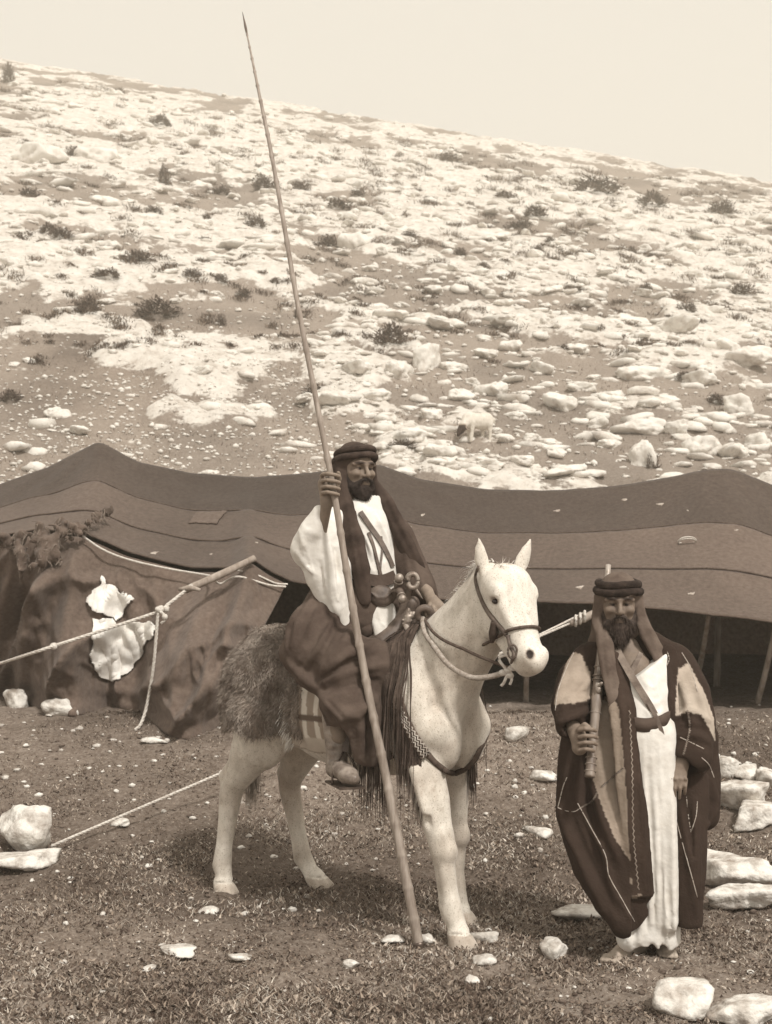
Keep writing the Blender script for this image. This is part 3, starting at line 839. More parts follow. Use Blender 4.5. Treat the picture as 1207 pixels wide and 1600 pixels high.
bw_ = BK.copy(); bb = BK.copy(); bb[:, 1] = 15.6; bb[:, 2] = base_z(bb[:, 0], bb[:, 1]) - .12
p = bw_[:, None] * (1 - vv)[None, :, None] + bb[:, None] * vv[None, :, None]
p[..., 1] += .10 * (fbm(p[..., 0] * 2.5, p[..., 2] * .6, 44, 3) - .5)
tent_part('back_wall', p, 3.4)  # bright tone in place of light leaking through the cloth
for sgn, k in ((-1, 0), (1, -1)):
    top = np.stack([ED[k] * (1 - t) + BK[k] * t for t in np.linspace(0, 1, 20)]); bot = top.copy()
    bot[:, 2] = base_z(bot[:, 0], bot[:, 1]) - .1
    mid = np.stack([RD[k], RD[k]])
    p = top[:, None] * (1 - vv)[None, :, None] + bot[:, None] * vv[None, :, None]
    tent_part('end_wall', p, 2.6)

# front curtain on the left half
NU, NV = 260, 90
tc_ = np.linspace(-330, 447, NU)
top = np.stack([P(c, np.interp(c, cs, ey) + 2, np.interp(c, cs, eY) + .02) for c in tc_])
BOT = np.array([(-330, -330, 1075), (-120, -120, 1082), (0, 0, 1086), (60, 60, 1106), (120, 118, 1117), (185, 175, 1106), (240, 225, 1112), (310, 275, 1150), (360, 305, 1156), (400, 330, 1140), (447, 352, 1122)], float)
bx = np.interp(tc_, BOT[:, 0], BOT[:, 1]); by = smooth1(np.interp(tc_, BOT[:, 0], BOT[:, 2]), 9)
bot = np.stack([G(a, b) for a, b in zip(bx, by)]); bot[:, 2] -= .01
vv = np.linspace(0, 1, NV)
p = top[:, None] * (1 - vv)[None, :, None] + bot[:, None] * vv[None, :, None]
X = p[..., 0]; V2 = np.broadcast_to(vv[None], X.shape)
bulge = np.sin(np.pi * V2) ** .8
fold = .10 * (fbm(X * 2.2 + V2 * 1.2, V2 * 1.5, 6, 3) - .5) + .05 * (fbm(X * 6 - V2 * 2.5, V2 * 2.5, 9, 3) - .5) + .022 * (fbm(X * 9 + V2 * 9, V2 * 7, 12, 3) - .5)
# deep diagonal drape at the far left, gathered below the torn roof corner
gx = (110 - HX) * 11.1 / FPX
for (x0, x1, am, wd) in ((-.02, -.55, .17, .085), (-.22, -.75, -.12, .10), (-.42, -1.05, .11, .09), (.10, .02, .07, .08), (-.7, -1.2, .08, .09), (.9, .55, -.07, .10), (1.25, 1.02, .10, .07), (1.5, 1.15, -.06, .06), (1.62, 1.32, .08, .05)):
    cx = gx + x0 + (x1 - x0) * V2
    fold = fold + am * np.exp(-((X - cx) / wd) ** 2) * np.sin(np.pi * np.clip(V2 * 1.05, 0, 1)) ** .6
rg = 1 - np.abs(2 * fbm(X * 1.5 + V2 * 1.7, V2 * 1.3 - X * .55, 26, 3) - 1); rg2 = 1 - np.abs(2 * fbm(X * 3.4 - V2 * 1.4, V2 * 2.2 + X * .8, 29, 3) - 1)
fold = fold + .20 * rg ** 4 + .09 * rg2 ** 4
fold = fold - .10 * np.exp(-((V2 - .93) / .05) ** 2) * (.4 + fbm(X * 4, V2, 61, 2))
p[..., 1] -= bulge * .06 + 1.4 * fold * np.clip(V2 * 2.6, 0, 1) * np.clip((1.06 - V2) * 5, 0, 1)
WALL = p
tent_part('front_curtain', p, 1.25)
def px_of(q): return HX + q[..., 0] / q[..., 1] * FPX, HY - (q[..., 2] - CZ) / q[..., 1] * FPX
def in_poly(x, y, poly):
    c = np.zeros(x.shape, bool); n = len(poly)
    for i in range(n):
        x0, y0 = poly[i]; x1, y1 = poly[(i + 1) % n]
        m = ((y0 > y) != (y1 > y)) & (x < (x1 - x0) * (y - y0) / (y1 - y0 + 1e-9) + x0)
        c ^= m
    return c
def cloth_patch(name, grid, poly, material, lift=.012, rag=5, label=None, tone=1.0):
    """a real piece of cloth sewn on a tent sheet: the sheet's own shape, lifted off it"""
    gx_, gy_ = px_of(grid)
    jx = gx_ + rag * (fbm(gx_ * .09, gy_ * .09, 3, 4) - .5) * 2.4; jy = gy_ + rag * (fbm(gx_ * .09, gy_ * .09, 8, 4) - .5) * 2.4
    ins = in_poly(jx, jy, poly)
    nu, nv = ins.shape
    fm = ins[:-1, :-1] & ins[1:, :-1] & ins[1:, 1:] & ins[:-1, 1:]
    i = np.argwhere(fm)
    if not len(i): return
    f = np.stack([i[:, 0] * nv + i[:, 1], (i[:, 0] + 1) * nv + i[:, 1], (i[:, 0] + 1) * nv + i[:, 1] + 1, i[:, 0] * nv + i[:, 1] + 1], 1)
    du = np.gradient(grid, axis=0); dv = np.gradient(grid, axis=1)
    n = np.cross(du, dv); n /= np.linalg.norm(n, axis=-1)[..., None] + 1e-9
    n *= np.where(n[..., 1:2] > 0, -1, 1)
    q = (grid + n * lift).reshape(-1, 3)
    us, inv = np.unique(f, return_inverse=True)
    q = q[us]; f = inv.reshape(f.shape)
    t = tone * (.9 + .2 * fbm(q[:, 0] * 6, q[:, 2] * 6, 3, 3))
    me = mesh_np(name, rebase(q, TB), f, material, True, np.stack([t, t, t, np.ones_like(t)], -1))
    o = obj(name, me, tent)
    if label: o['label'] = label
    md = o.modifiers.new('thickness', 'SOLIDIFY'); md.thickness = .012; md.offset = 0
    return o
def fine(grid, k=3):
    """resample a sheet more finely so that patch outlines are crisp"""
    nu, nv, _ = grid.shape
    a = np.linspace(0, nu - 1, nu * k); b = np.linspace(0, nv - 1, nv * k)
    i = np.minimum(a.astype(int), nu - 2); j = np.minimum(b.astype(int), nv - 2); u = (a - i)[:, None, None]; v = (b - j)[None, :, None]
    g = grid
    return (g[i][:, j] * (1 - u) + g[i + 1][:, j] * u) * (1 - v) + (g[i][:, j + 1] * (1 - u) + g[i + 1][:, j + 1] * u) * v
WF = fine(WALL, 4)
cloth_patch('patch', WF, [(156, 906), (176, 915), (206, 938), (196, 958), (178, 972), (150, 955), (138, 943)], M_PATCH, .03, 3, 'pale square cloth patch on the curtain')
cloth_patch('patch', WF, [(146, 966), (180, 972), (240, 974), (250, 985), (228, 1012), (205, 1052), (180, 1066), (150, 1058), (138, 1036), (144, 1000)], M_PATCH, .024, 4, 'large ragged pale patch low on the curtain')
R2 = fine(np.concatenate([ROOF[1]], 1), 3); R1 = fine(ROOF[0], 3); R3 = fine(ROOF[2], 3)
cloth_patch('patch', R2, [(292, 820), (308, 802), (356, 801), (340, 822)], M_TENT, .02, 2, tone=1.1)
cloth_patch('patch', R2, [(100, 752), (118, 742), (132, 750), (124, 756)], M_TENT, .02, 2, tone=1.6)
random.seed(21)
for g_, lst in ((R1, [(640, 790), (870, 800), (975, 783), (660, 806), (1075, 800), (1030, 790)]), (R2, [(770, 798 + 30), (945, 800), (1010, 820), (640, 825), (900, 805), (1150, 830), (820, 822)]),
                (R3, [(330, 868), (240, 866), (930, 862), (985, 865), (850, 880), (700, 880), (1080, 930), (905, 920), (1180, 870), (870, 868), (400, 850), (1110, 890), (560, 900)])):
    for (a, b) in lst:
        r = random.uniform(2.5, 6)
        cloth_patch('thatch_scrap', g_, [(a - r * 1.6, b), (a, b - r * .5), (a + r * 1.8, b - r * .6), (a + r * .6, b + r * .5)], M_SCRAP, .008, 1, tone=.9)
# seam cords, hem and the knotted cord mark
def tube_part(name, pts, r, material, parent=None, n=60, base=TB, seg=7, **kw):
    m = Mesh(); v, f = tube(pts, r, seg, n, **kw); m.add(v, f)
    return m.build(name, material, parent, base)
seam = np.stack([ROOF[2][i, 0] + (0, -.012, .016) for i in range(0, NC, 6)])
tube_part('seam_cord', seam, .009, M_DCORD, tent, 200)
seam = np.stack([ROOF[1][i, 0] + (0, -.010, .012) for i in range(0, NC, 6)])
tube_part('seam_cord', seam, .006, M_DCORD, tent, 200)
m = Mesh()
ctr = ROOF[1][int(np.argmin(abs(px_of(ROOF[1][:, 6])[0] - 1075))), 8]
th = np.linspace(0, 2 * np.pi * 1.9, 40)
pts = ctr + np.stack([.085 * np.cos(th) * (1 - .05 * th / 6), -.03 - .04 * np.sin(th), .018 + .045 * np.sin(th) * (1 - .06 * th)], -1)
v, f = tube(pts, .006, 6); m.add(v, f); m.build('cord_loop', M_ROPE, tent, TB)
# ragged bundle of torn cloth along the left roof corner
rr_ = np.random.default_rng(5)
S = SDF((-4.1, 10.55, 1.35), (-2.1, 11.9, 2.45), .015)
for pts, r0 in (([(-120, 856, 11.15), (-30, 850, 11.1), (20, 840, 11.05), (52, 832, 11.0), (78, 838, 10.95), (100, 824, 10.95), (126, 832, 10.92)], .055), ([(96, 836, 10.93), (126, 826, 10.95), (150, 808, 11.2), (172, 795, 11.45)], .032),
                ([(64, 842, 10.95), (70, 862, 10.85), (62, 880, 10.82)], .045), ([(30, 846, 11.0), (38, 866, 10.92), (34, 892, 10.9)], .035), ([(88, 842, 10.9), (82, 862, 10.84), (90, 876, 10.84)], .03)):
    c = spline(np.stack([P(*q) for q in pts]), 22)
    for q in c:
        for _ in range(2): S.ell(q + rr_.normal(size=3) * r0 * .6, r0 * rr_.uniform(.3, .95, 3), .02)
S.warp(lambda p: .030 * np.abs(n3(p * np.array([1, 1, .6]), 13, 3)) - .008 + .016 * n3(p, 26, 6))
v, f = S.mesh(1); t = 1.15 * (1 + .4 * n3(v, 9, 2))
roll = obj('torn_cloth', mesh_np('torn_cloth', rebase(v, TB), f, M_TENT, True, np.stack([t, t, t, np.ones_like(t)], -1)), tent)
k = rr_.integers(0, len(v), 700); dd = rr_.normal(size=(700, 3)) * .6 + (0, -.5, -.7); dd /= np.linalg.norm(dd, axis=1)[:, None]
ln = rr_.uniform(.02, .10, 700)[:, None]; sd_ = np.cross(dd, rr_.normal(size=(700, 3))); sd_ /= np.linalg.norm(sd_, axis=1)[:, None]
a_ = v[k]; q = np.stack([a_ - sd_ * .003, a_ + sd_ * .003, a_ + dd * ln + sd_ * .001 - (0, 0, .01), a_ + dd * ln - sd_ * .001 - (0, 0, .01)], 1).reshape(-1, 3)
obj('loose_threads', mesh_np('loose_threads', rebase(q, TB), np.arange(2800).reshape(700, 4), M_FRAY, True), roll, kind='stuff')
# loose flap tied up to the guy rope, right end of the curtain
tp = spline(np.stack([P(250, 957, 10.42), P(285, 972, 10.45), P(325, 972, 10.4), P(350, 990, 10.45)]), 60)
bt = spline(np.stack([G(222, 1118), G(262, 1140), G(300, 1152), G(350, 1134)]), 60)
vv = np.linspace(0, 1, 50); p = tp[:, None] * (1 - vv)[None, :, None] + bt[:, None] * vv[None, :, None]
U2 = np.linspace(0, 1, 60)[:, None]; V2 = vv[None]
p[..., 1] -= .05 * np.sin(np.pi * V2) + .07 * (fbm(U2 * 5 + V2 * 1.5, V2 * 2 + 0 * U2, 14, 3) - .5) + .05 * np.exp(-((U2 - .15 - .35 * V2) / .06) ** 2) * np.sin(np.pi * V2) + .05 * np.exp(-((U2 - .6 + .1 * V2) / .05) ** 2) * np.sin(np.pi * V2)
tent_part('curtain_flap', p, 1.15)
# poles
for (a, b, r) in (((155, 694, 13.2), (158, 1040, 13.2), .035), ((592, 729, 13.2), (592, 1080, 13.2), .035), ((1125, 738, 13.2), (1120, 1080, 13.2), .035),
                  ((1108, 960, 11.2), (1082, 1118, 12.2), .026), ((1212, 975, 11.0), (1182, 1150, 11.4), .026), ((820, 950, 11.1), (822, 1130, 11.6), .024)):
    A = P(*a); B = P(*b); B[2] = gz(B[0], B[1]) - .03
    if a[1] < 800: A[2] -= .05
    tube_part('pole', [A, (A + B) / 2 + (.01, 0, 0), B], [r * .8, r, r * 1.05], M_WOOD, tent, 12)
tube_part('spreader_stick', np.stack([P(398, 872, 10.58), P(345, 898, 10.38), P(290, 922, 10.2)]), [.026, .032, .030], M_WOOD, tent, 14)
tube_part('toggle', np.stack([P(280, 921, 10.18), P(298, 919, 10.15), P(313, 922, 10.17)]), [.014, .022, .014], M_WOOD, tent, 10)
tube_part('eave_cord', np.stack([P(*q) for q in ((130, 838, 11.02), (160, 858, 10.95), (200, 874, 10.9), (260, 888, 10.82), (325, 899, 10.65), (332, 903, 10.4), (345, 912, 10.55), (372, 901, 10.5), (420, 914, 10.62), (447, 917, 10.66))]), .009, M_ROPE, tent, 70)
tube_part('eave_cord', np.stack([P(*q) for q in ((366, 890, 10.58), (400, 898, 10.62), (430, 911, 10.68), (450, 913, 10.7))]), .008, M_ROPE, tent, 30)

def rope(label, pts, r, knots=(), n=120, strands=True, material=M_ROPE):
    c = spline(np.asarray(pts, float), n)
    m = Mesh()
    for ph in ((0, 2.09, 4.19) if strands else (0,)):
        t = np.gradient(c, axis=0); t /= np.linalg.norm(t, axis=1)[:, None]
        a = np.cross(t, (0, 0, 1.0)); a /= np.linalg.norm(a, axis=1)[:, None] + 1e-9; b = np.cross(t, a)
        L_ = np.concatenate([[0], np.cumsum(np.linalg.norm(np.diff(c, axis=0), axis=1))])
        th = L_ / (r * 9) * 2 * np.pi + ph if strands else 0 * L_
        q = c + (r * .5 * (np.cos(th)[:, None] * a + np.sin(th)[:, None] * b) if strands else 0)
        v, f = tube(q, r * (.62 if strands else 1), 6); m.add(v, f)
    for k in knots:
        i = int(k * (n - 1)); v, f = _ICO[2]; m.add(c[i] + v * r * 2.3 * (1 + .2 * n3(v, 3)[:, None]), f)
    base = c[-1]
    return m.build('rope', material, None, base, label=label, cat='rope', loc=base)
gl = G(-190, 1098)
rope('pale guy rope from the spreader stick running to the left photo edge', [P(300, 914, 10.2), P(285, 927, 10.14), P(262, 945, 10.05), P(250, 955, 10.0), P(120, 998, 9.75), P(30, 1027, 9.6), gl], .012, (.47, .75), 400)
rope('short cord hanging from the guy rope down to the ground', [P(252, 950, 9.98), P(247, 962, 9.97), P(244, 1000, 9.97), P(239, 1050, 9.98), P(229, 1105, 10.0), P(220, 1132, 9.95), G(211, 1143) + (0, 0, .01)], .012, (.02, .06), 160)
rope('knotted loose end tied beside the hanging cord', [P(247, 952, 9.97), P(256, 960, 9.95), P(258, 968, 9.95), P(252, 974, 9.96)], .010, (.0, .5), 40)
st = G(80, 1330); st[2] += .03
A = P(905, 968, 10.6)
rope('thin guy rope running behind the horse\'s legs to the large left boulder', [A, A * .75 + st * .25, A * .5 + st * .5, A * .25 + st * .75, st], .0085, (.72, .74), 700)
rope('second strand of the guy rope beside the horse\'s muzzle', [P(912, 958, 10.58), P(880, 974, 10.5), P(845, 991, 10.36), P(800, 1013, 10.2), P(760, 1034, 10.05)], .0085, (), 120)
m = Mesh(); v, f = tube(np.stack([P(890, 974, 10.55), P(915, 965, 10.56), P(950, 947, 10.6)]), [.028, .034, .026], 10, 16); m.add(v, f)
base = P(915, 965, 10.56); 
to = m.build('rope_toggle', M_WOOD, None, base, label='wooden toggle joining the guy rope to the tent edge, behind the standing man', cat='toggle', loc=base)
m = Mesh()
for k in range(3):
    q = P(900 + 7 * k, 970 - 3.5 * k, 10.55); th = np.linspace(0, 2 * np.pi, 14)
    v, f = tube(q + np.stack([.012 * np.cos(th) * .4, .042 * np.cos(th), .042 * np.sin(th)], -1), .011, 6); m.add(v, f)
m.build('lashing', M_ROPE, to, base)

# ------------------------------------------------------------------ goat on the hill
g = G(744, 693)
gr = P(744, 693, g[1]); gzz = gz(g[0], g[1])
S = SDF((-.62, -.25, -.02), (.55, .25, .75), .014)
S.ell((.08, 0, .44), (.34, .145, .17), .03); S.ell((.28, 0, .47), (.17, .15, .17), .05); S.ell((-.16, 0, .44), (.16, .13, .17), .05)
for (sx, sy, fx) in ((-.17, -.08, -.20), (-.15, .08, -.10), (.30, -.08, .32), (.27, .08, .24)):
    S.chain([(sx, sy, .38), ((sx + fx) / 2 + .01, sy, .2), (fx, sy, .02)], (.075, .038, .03), .04)
S.chain([(-.22, -.01, .44), (-.36, -.03, .32), (-.42, -.03, .22)], (.12, .085, .07), .05)
S.chain([(-.41, -.03, .24), (-.50, -.04, .12)], (.066, .038), .03)
for sy in (-.06, .02): S.chain([(-.39, sy - .01, .28), (-.35, sy + (-.1 if sy < 0 else .1), .22)], (.024, .016), .015)
S.chain([(.42, 0, .5), (.50, 0, .52), (.52, 0, .44)], (.04, .03, .02), .03)
S.warp(lambda p: .012 * n3(p * np.array([1, 1, .5]), 30, 3))
v, f = S.mesh(1)
dark = np.clip((-.33 - v[:, 0]) / .05, 0, 1) * np.clip((.36 - v[:, 2]) / .05, 0, 1)
t = .70 * (1 - dark) + .04 * dark
M_GOAT = mat('goat_coat', .8, 1.0, 12, 5, .95, .7, 60, .02, attr='Col')
ang = math.radians(38)
c, s = math.cos(ang), math.sin(ang)
v = v @ np.array([[c, s, 0], [-s, c, 0], [0, 0, 1]]) * 1.02
go = obj('goat', mesh_np('goat', v, f, M_GOAT, True, sep_np(t)), label='white goat with a dark lowered head grazing on the hillside', cat='goat', loc=(g[0], g[1] + .1, gzz - .01))
# ------------------------------------------------------------------ horse (local frame: x forward, y to its left, z up)
HO = np.array([-.13, 6.65, 0.0]); HA = -42.6 * math.pi / 180
_c, _s = math.cos(HA), math.sin(HA)
HR = np.array([[_c, -_s, 0], [_s, _c, 0], [0, 0, 1.0]])          # local -> world
HO[2] = -.012
def h2w(p): return np.asarray(p, float) @ HR.T + HO
def w2h(p): return (np.asarray(p, float) - HO) @ HR

class SDF2(SDF):
    def at(s, p):
        q = (np.atleast_2d(p) - s.lo) / s.h
        i = np.clip(np.floor(q).astype(int), 0, s.nn - 2); u = np.clip(q - i, 0, 1)
        r = 0
        for a in (0, 1):
            for b in (0, 1):
                for c in (0, 1):
                    w_ = (u[:, 0] if a else 1 - u[:, 0]) * (u[:, 1] if b else 1 - u[:, 1]) * (u[:, 2] if c else 1 - u[:, 2])
                    r = r + w_ * s.d[i[:, 0] + a, i[:, 1] + b, i[:, 2] + c]
        out = ((q < -1) | (q > s.nn)).any(1)
        return np.where(out, 1.0, r)
    def hit(s, px, py, off=0.0, tf=lambda p: p, y0=5.0, y1=8.0):
        """first point of the surface (offset by off) on the sight line through a photo pixel, or None"""
        Y = np.arange(y0, y1, .004)
        w_ = np.stack([(px - HX) * Y / FPX, Y, CZ + (HY - py) * Y / FPX], -1)
        d = s.at(tf(w_)) - off
        k = np.argmax(d < 0)
        return w_[k] if (d < 0).any() else None
    def normal(s, p, e=.012):
        p = np.atleast_2d(p)
        g = np.stack([s.at(p + np.eye(3)[i] * e) - s.at(p - np.eye(3)[i] * e) for i in range(3)], -1)
        return g / (np.linalg.norm(g, axis=1)[:, None] + 1e-9)

def build_horse_sdf():
    S = SDF2((-1.0, -.42, -.02), (1.36, .42, 1.95), .0095)
    K = .12
    S.ell((.24, 0, 1.03), (.42, .225, .30), K); S.ell((-.06, 0, 1.00), (.46, .245, .27), K)
    S.ell((-.32, 0, 1.15), (.36, .20, .20), K); S.ell((-.55, 0, 1.17), (.29, .235, .25), K)
    S.ell((.30, 0, 1.27), (.28, .08, .15), .10)
    for q in (-1, 1):
        S.ell((-.45, q * .15, 1.21), (.13, .10, .11), .08)
        S.ell((-.57, q * .145, .99), (.21, .115, .30), .09)
        S.ell((-.73, q * .10, 1.04), (.11, .105, .23), .08)
        S.chain([(.38, q * .12, 1.30), (.50, q * .155, 1.12), (.60, q * .15, .98)], (.085, .105, .095), .09)
        S.ell((.61, q * .085, .925), (.105, .088, .145), .045)
        S.ell((.50, q * .17, .95), (.12, .075, .15), .06)
    # neck, slightly turned to the near side
    S.chain([(.40, 0, 1.13), (.56, -.005, 1.30), (.73, -.018, 1.435), (.87, -.03, 1.60)], (.255, .205, .172, .135), .09, flat=(0, 1, 0), ratio=.60)
    S.chain([(.30, 0, 1.335), (.48, -.002, 1.40), (.68, -.015, 1.56), (.84, -.028, 1.69)], (.060, .060, .062, .065), .06, flat=(0, 1, 0), ratio=.6)
    S.chain([(.56, -.05, 1.05), (.69, -.03, 1.25), (.85, -.04, 1.46)], (.10, .075, .05), .06)
    S.chain([(.56, .05, 1.05), (.69, .01, 1.25), (.85, -.01, 1.46)], (.10, .075, .05), .06)
    # head frame
    ya = math.radians(-20); f = np.array([math.cos(ya), math.sin(ya), 0]); l = np.array([-math.sin(ya), math.cos(ya), 0]); z = np.array([0, 0, 1.0])
    o = np.array([.945, -.045, 0])
    H = lambda a, b, c: o + f * a * 1.12 + l * b * 1.16 + z * c
    RH = np.stack([f, l, z], 1)
    S.head = (H, RH)
    ax = np.array([.43, 0, -.90]); RA = RH @ frame(ax, (0, 1, 0))    # columns: across, ..., along the face
    S.ell(H(.02, 0, 1.665), (.09, .118, .09), .05, R=RH)
    S.chain([H(.035, 0, 1.635), H(.105, 0, 1.49), H(.175, 0, 1.365)], (.102, .080, .064), .04, flat=l, ratio=1.04)
    S.ell(H(.197, 0, 1.327), (.076, .070, .066), .04, R=RH)
    S.ell(H(.165, 0, 1.285), (.048, .040, .032), .025, R=RH)
    for q in (-1, 1):
        S.ell(H(.0, q * .045, 1.545), (.095, .045, .115), .04, R=RH)
        S.chain([H(.01, q * .03, 1.46), H(.13, q * .022, 1.32)], (.045, .03), .03)
        S.ell(H(.075, q * .078, 1.635), (.042, .028, .032), .02, R=RH)
        S.chain([H(.09, q * .078, 1.60), H(.14, q * .056, 1.49)], (.018, .014), .025)
        S.ell(H(.232, q * .036, 1.352), (.026, .022, .034), .02, R=RH)
        # ears
        e0, e1, e2, e3 = H(-.015, q * .076, 1.715), H(-.01, q * .096, 1.775), H(.0, q * .108, 1.82), H(.012, q * .118, 1.868)
        S.chain([e0, e1, e2, e3], (.032, .036, .026, .007), .02, flat=f, ratio=.62)
        S.chain([H(.028, q * .094, 1.745), H(.03, q * .106, 1.79), H(.03, q * .114, 1.83)], (.014, .017, .008), .012, 's')
    # mouth line
    S.chain([H(.215, -.06, 1.298), H(.14, -.05, 1.318)], (.005, .004), .008, 's')
    # legs
    def hoof(x, y, fwd=.02, pitch=0.0):
        S.cone((x - fwd * .5, y, .066), (x + fwd * .9, y, .002), .053, .070, .006)
        S.chain([(x - fwd * .5 - .02, y - .062, .070), (x - fwd * .5 + .062, y - .02, .072), (x - fwd * .5 + .062, y + .02, .072), (x - fwd * .5 - .02, y + .062, .070)], (.006,) * 4, .01, 's')
    def leg(pts, rad, hf, k=.035):
        S.chain(pts, rad, k); hoof(*hf)
    y = -.172
    leg([(.50, -.150, .93), (.56, -.165, .80), (.62, -.17, .66), (.672, y, .50), (.692, y, .43), (.702, y, .375), (.725, y, .26), (.748, y, .155), (.780, y, .095), (.790, y, .065)],
        (.115, .100, .086, .062, .060, .048, .042, .049, .043, .049), (.795, y))
    S.ell((.728, y, .432), (.034, .048, .055), .018); S.ell((.700, y, .50), (.03, .045, .05), .03); S.ell((.727, y, .150), (.026, .028, .036), .03); S.chain([(.680, y, .40), (.704, y, .18)], (.022, .022), .035)
    y = .160
    leg([(.44, .150, .92), (.455, .160, .80), (.47, .162, .66), (.49, y, .50), (.498, y, .43), (.498, y, .375), (.495, y, .26), (.50, y, .155), (.520, y, .095), (.528, y, .065)],
        (.115, .098, .082, .060, .059, .047, .041, .048, .042, .048), (.532, y))
    S.ell((.533, y, .435), (.034, .048, .055), .018); S.ell((.475, y, .150), (.028, .028, .035), .02)
    leg([(-.55, -.15, .94), (-.61, -.17, .80), (-.695, -.185, .68), (-.755, -.195, .59), (-.772, -.197, .53), (-.79, -.20, .42), (-.812, -.208, .27), (-.825, -.213, .16), (-.805, -.216, .10), (-.80, -.218, .07)],
        (.17, .124, .088, .066, .060, .051, .044, .051, .044, .050), (-.798, -.22))
    S.chain([(-.70, -.18, .76), (-.822, -.193, .635)], (.042, .033), .02); S.chain([(-.812, -.195, .62), (-.815, -.2, .45)], (.028, .022), .03); S.ell((-.85, -.213, .155), (.026, .028, .034), .02)
    leg([(-.53, .15, .94), (-.59, .17, .80), (-.665, .182, .68), (-.72, .19, .59), (-.725, .192, .53), (-.70, .198, .42), (-.665, .203, .27), (-.638, .207, .165), (-.585, .210, .10), (-.555, .212, .068)],
        (.17, .124, .088, .066, .060, .051, .044, .051, .044, .050), (-.525, .212, .045))
    S.chain([(-.68, .18, .74), (-.775, .19, .63)], (.04, .030), .03); S.chain([(-.775, .19, .62), (-.74, .196, .45)], (.028, .022), .03); S.ell((-.66, .207, .15), (.026, .028, .034), .02)
    S.chain([(-.80, 0, 1.24), (-.875, 0, 1.14), (-.89, 0, 1.0)], (.05, .045, .035), .04)
    # hollows above the hocks, tendon lines of the cannons
    for (a, b, q) in (((-.735, -.245, .71), (-.790, -.250, .625), 1), ((-.70, .24, .71), (-.752, .245, .63), 1)):
        S.chain([a, b], (.018, .012), .03, 's')
    S.chain([(-.785, -.252, .50), (-.800, -.258, .28)], (.008, .007), .02, 's')
    S.chain([(.690, -.222, .36), (.712, -.220, .20)], (.008, .007), .02, 's'); S.chain([(.63, -.245, .74), (.66, -.235, .56)], (.010, .008), .03, 's')
    S.chain([(.60, -.262, .80), (.66, -.262, .62)], (.020, .012), .04)
    # chest furrow and jugular groove
    S.chain([(.72, 0, 1.02), (.71, 0, .86)], (.016, .02), .05, 's')
    S.chain([(.64, -.165, 1.10), (.72, -.12, 1.22), (.81, -.11, 1.40)], (.012, .012, .010), .05, 's')
    # eyes and nostrils set where the near side shows them, mirrored to the far side
    def loc(p): q = p - o; return np.array([q @ f / 1.12, q @ l / 1.16, q[2]])
    S.eye = loc(w2h(S.hit(772, 939, 0, w2h))); S.nos = loc(w2h(S.hit(829, 1021, 0, w2h)))
    for q in (1, -1):
        e = S.eye; e = H(e[0], e[1] * q, e[2]); n_ = S.normal(e)[0]
        S.chain([e + np.array([0, 0, .026]) - f * .02 + n_ * -.004, e + np.array([0, 0, .022]) + f * .028 - n_ * .006], (.013, .010), .02)
        S.ell(e, (.024, .020, .017), .012, 's', R=RH)
        e = S.nos; e = H(e[0], e[1], e[2]) if q > 0 else H(e[0] - .03, .060, e[2]); n_ = S.normal(e)[0]
        S.chain([e + np.array([0, 0, .024]) - f * .004 + n_ * .003, e - n_ * .002, e + np.array([0, 0, -.016]) + f * .004 + n_ * .002], (.009, .016, .010), .008, 's')
    S.chain([H(.05, -.075, 1.42), H(.10, -.06, 1.345)], (.010, .008), .04, 's')
    # keep the sole flat
    bx = S._box(np.array((-1, -1, -1.0)), np.array((2, 1, .05)))
    sl, (x, yy, zz) = bx
    S.d[sl] = np.maximum(S.d[sl], (.004 - zz).astype(np.float32))
    return S
HS = build_horse_sdf()
hv, hf_ = HS.mesh(1)
_H, _RH = HS.head
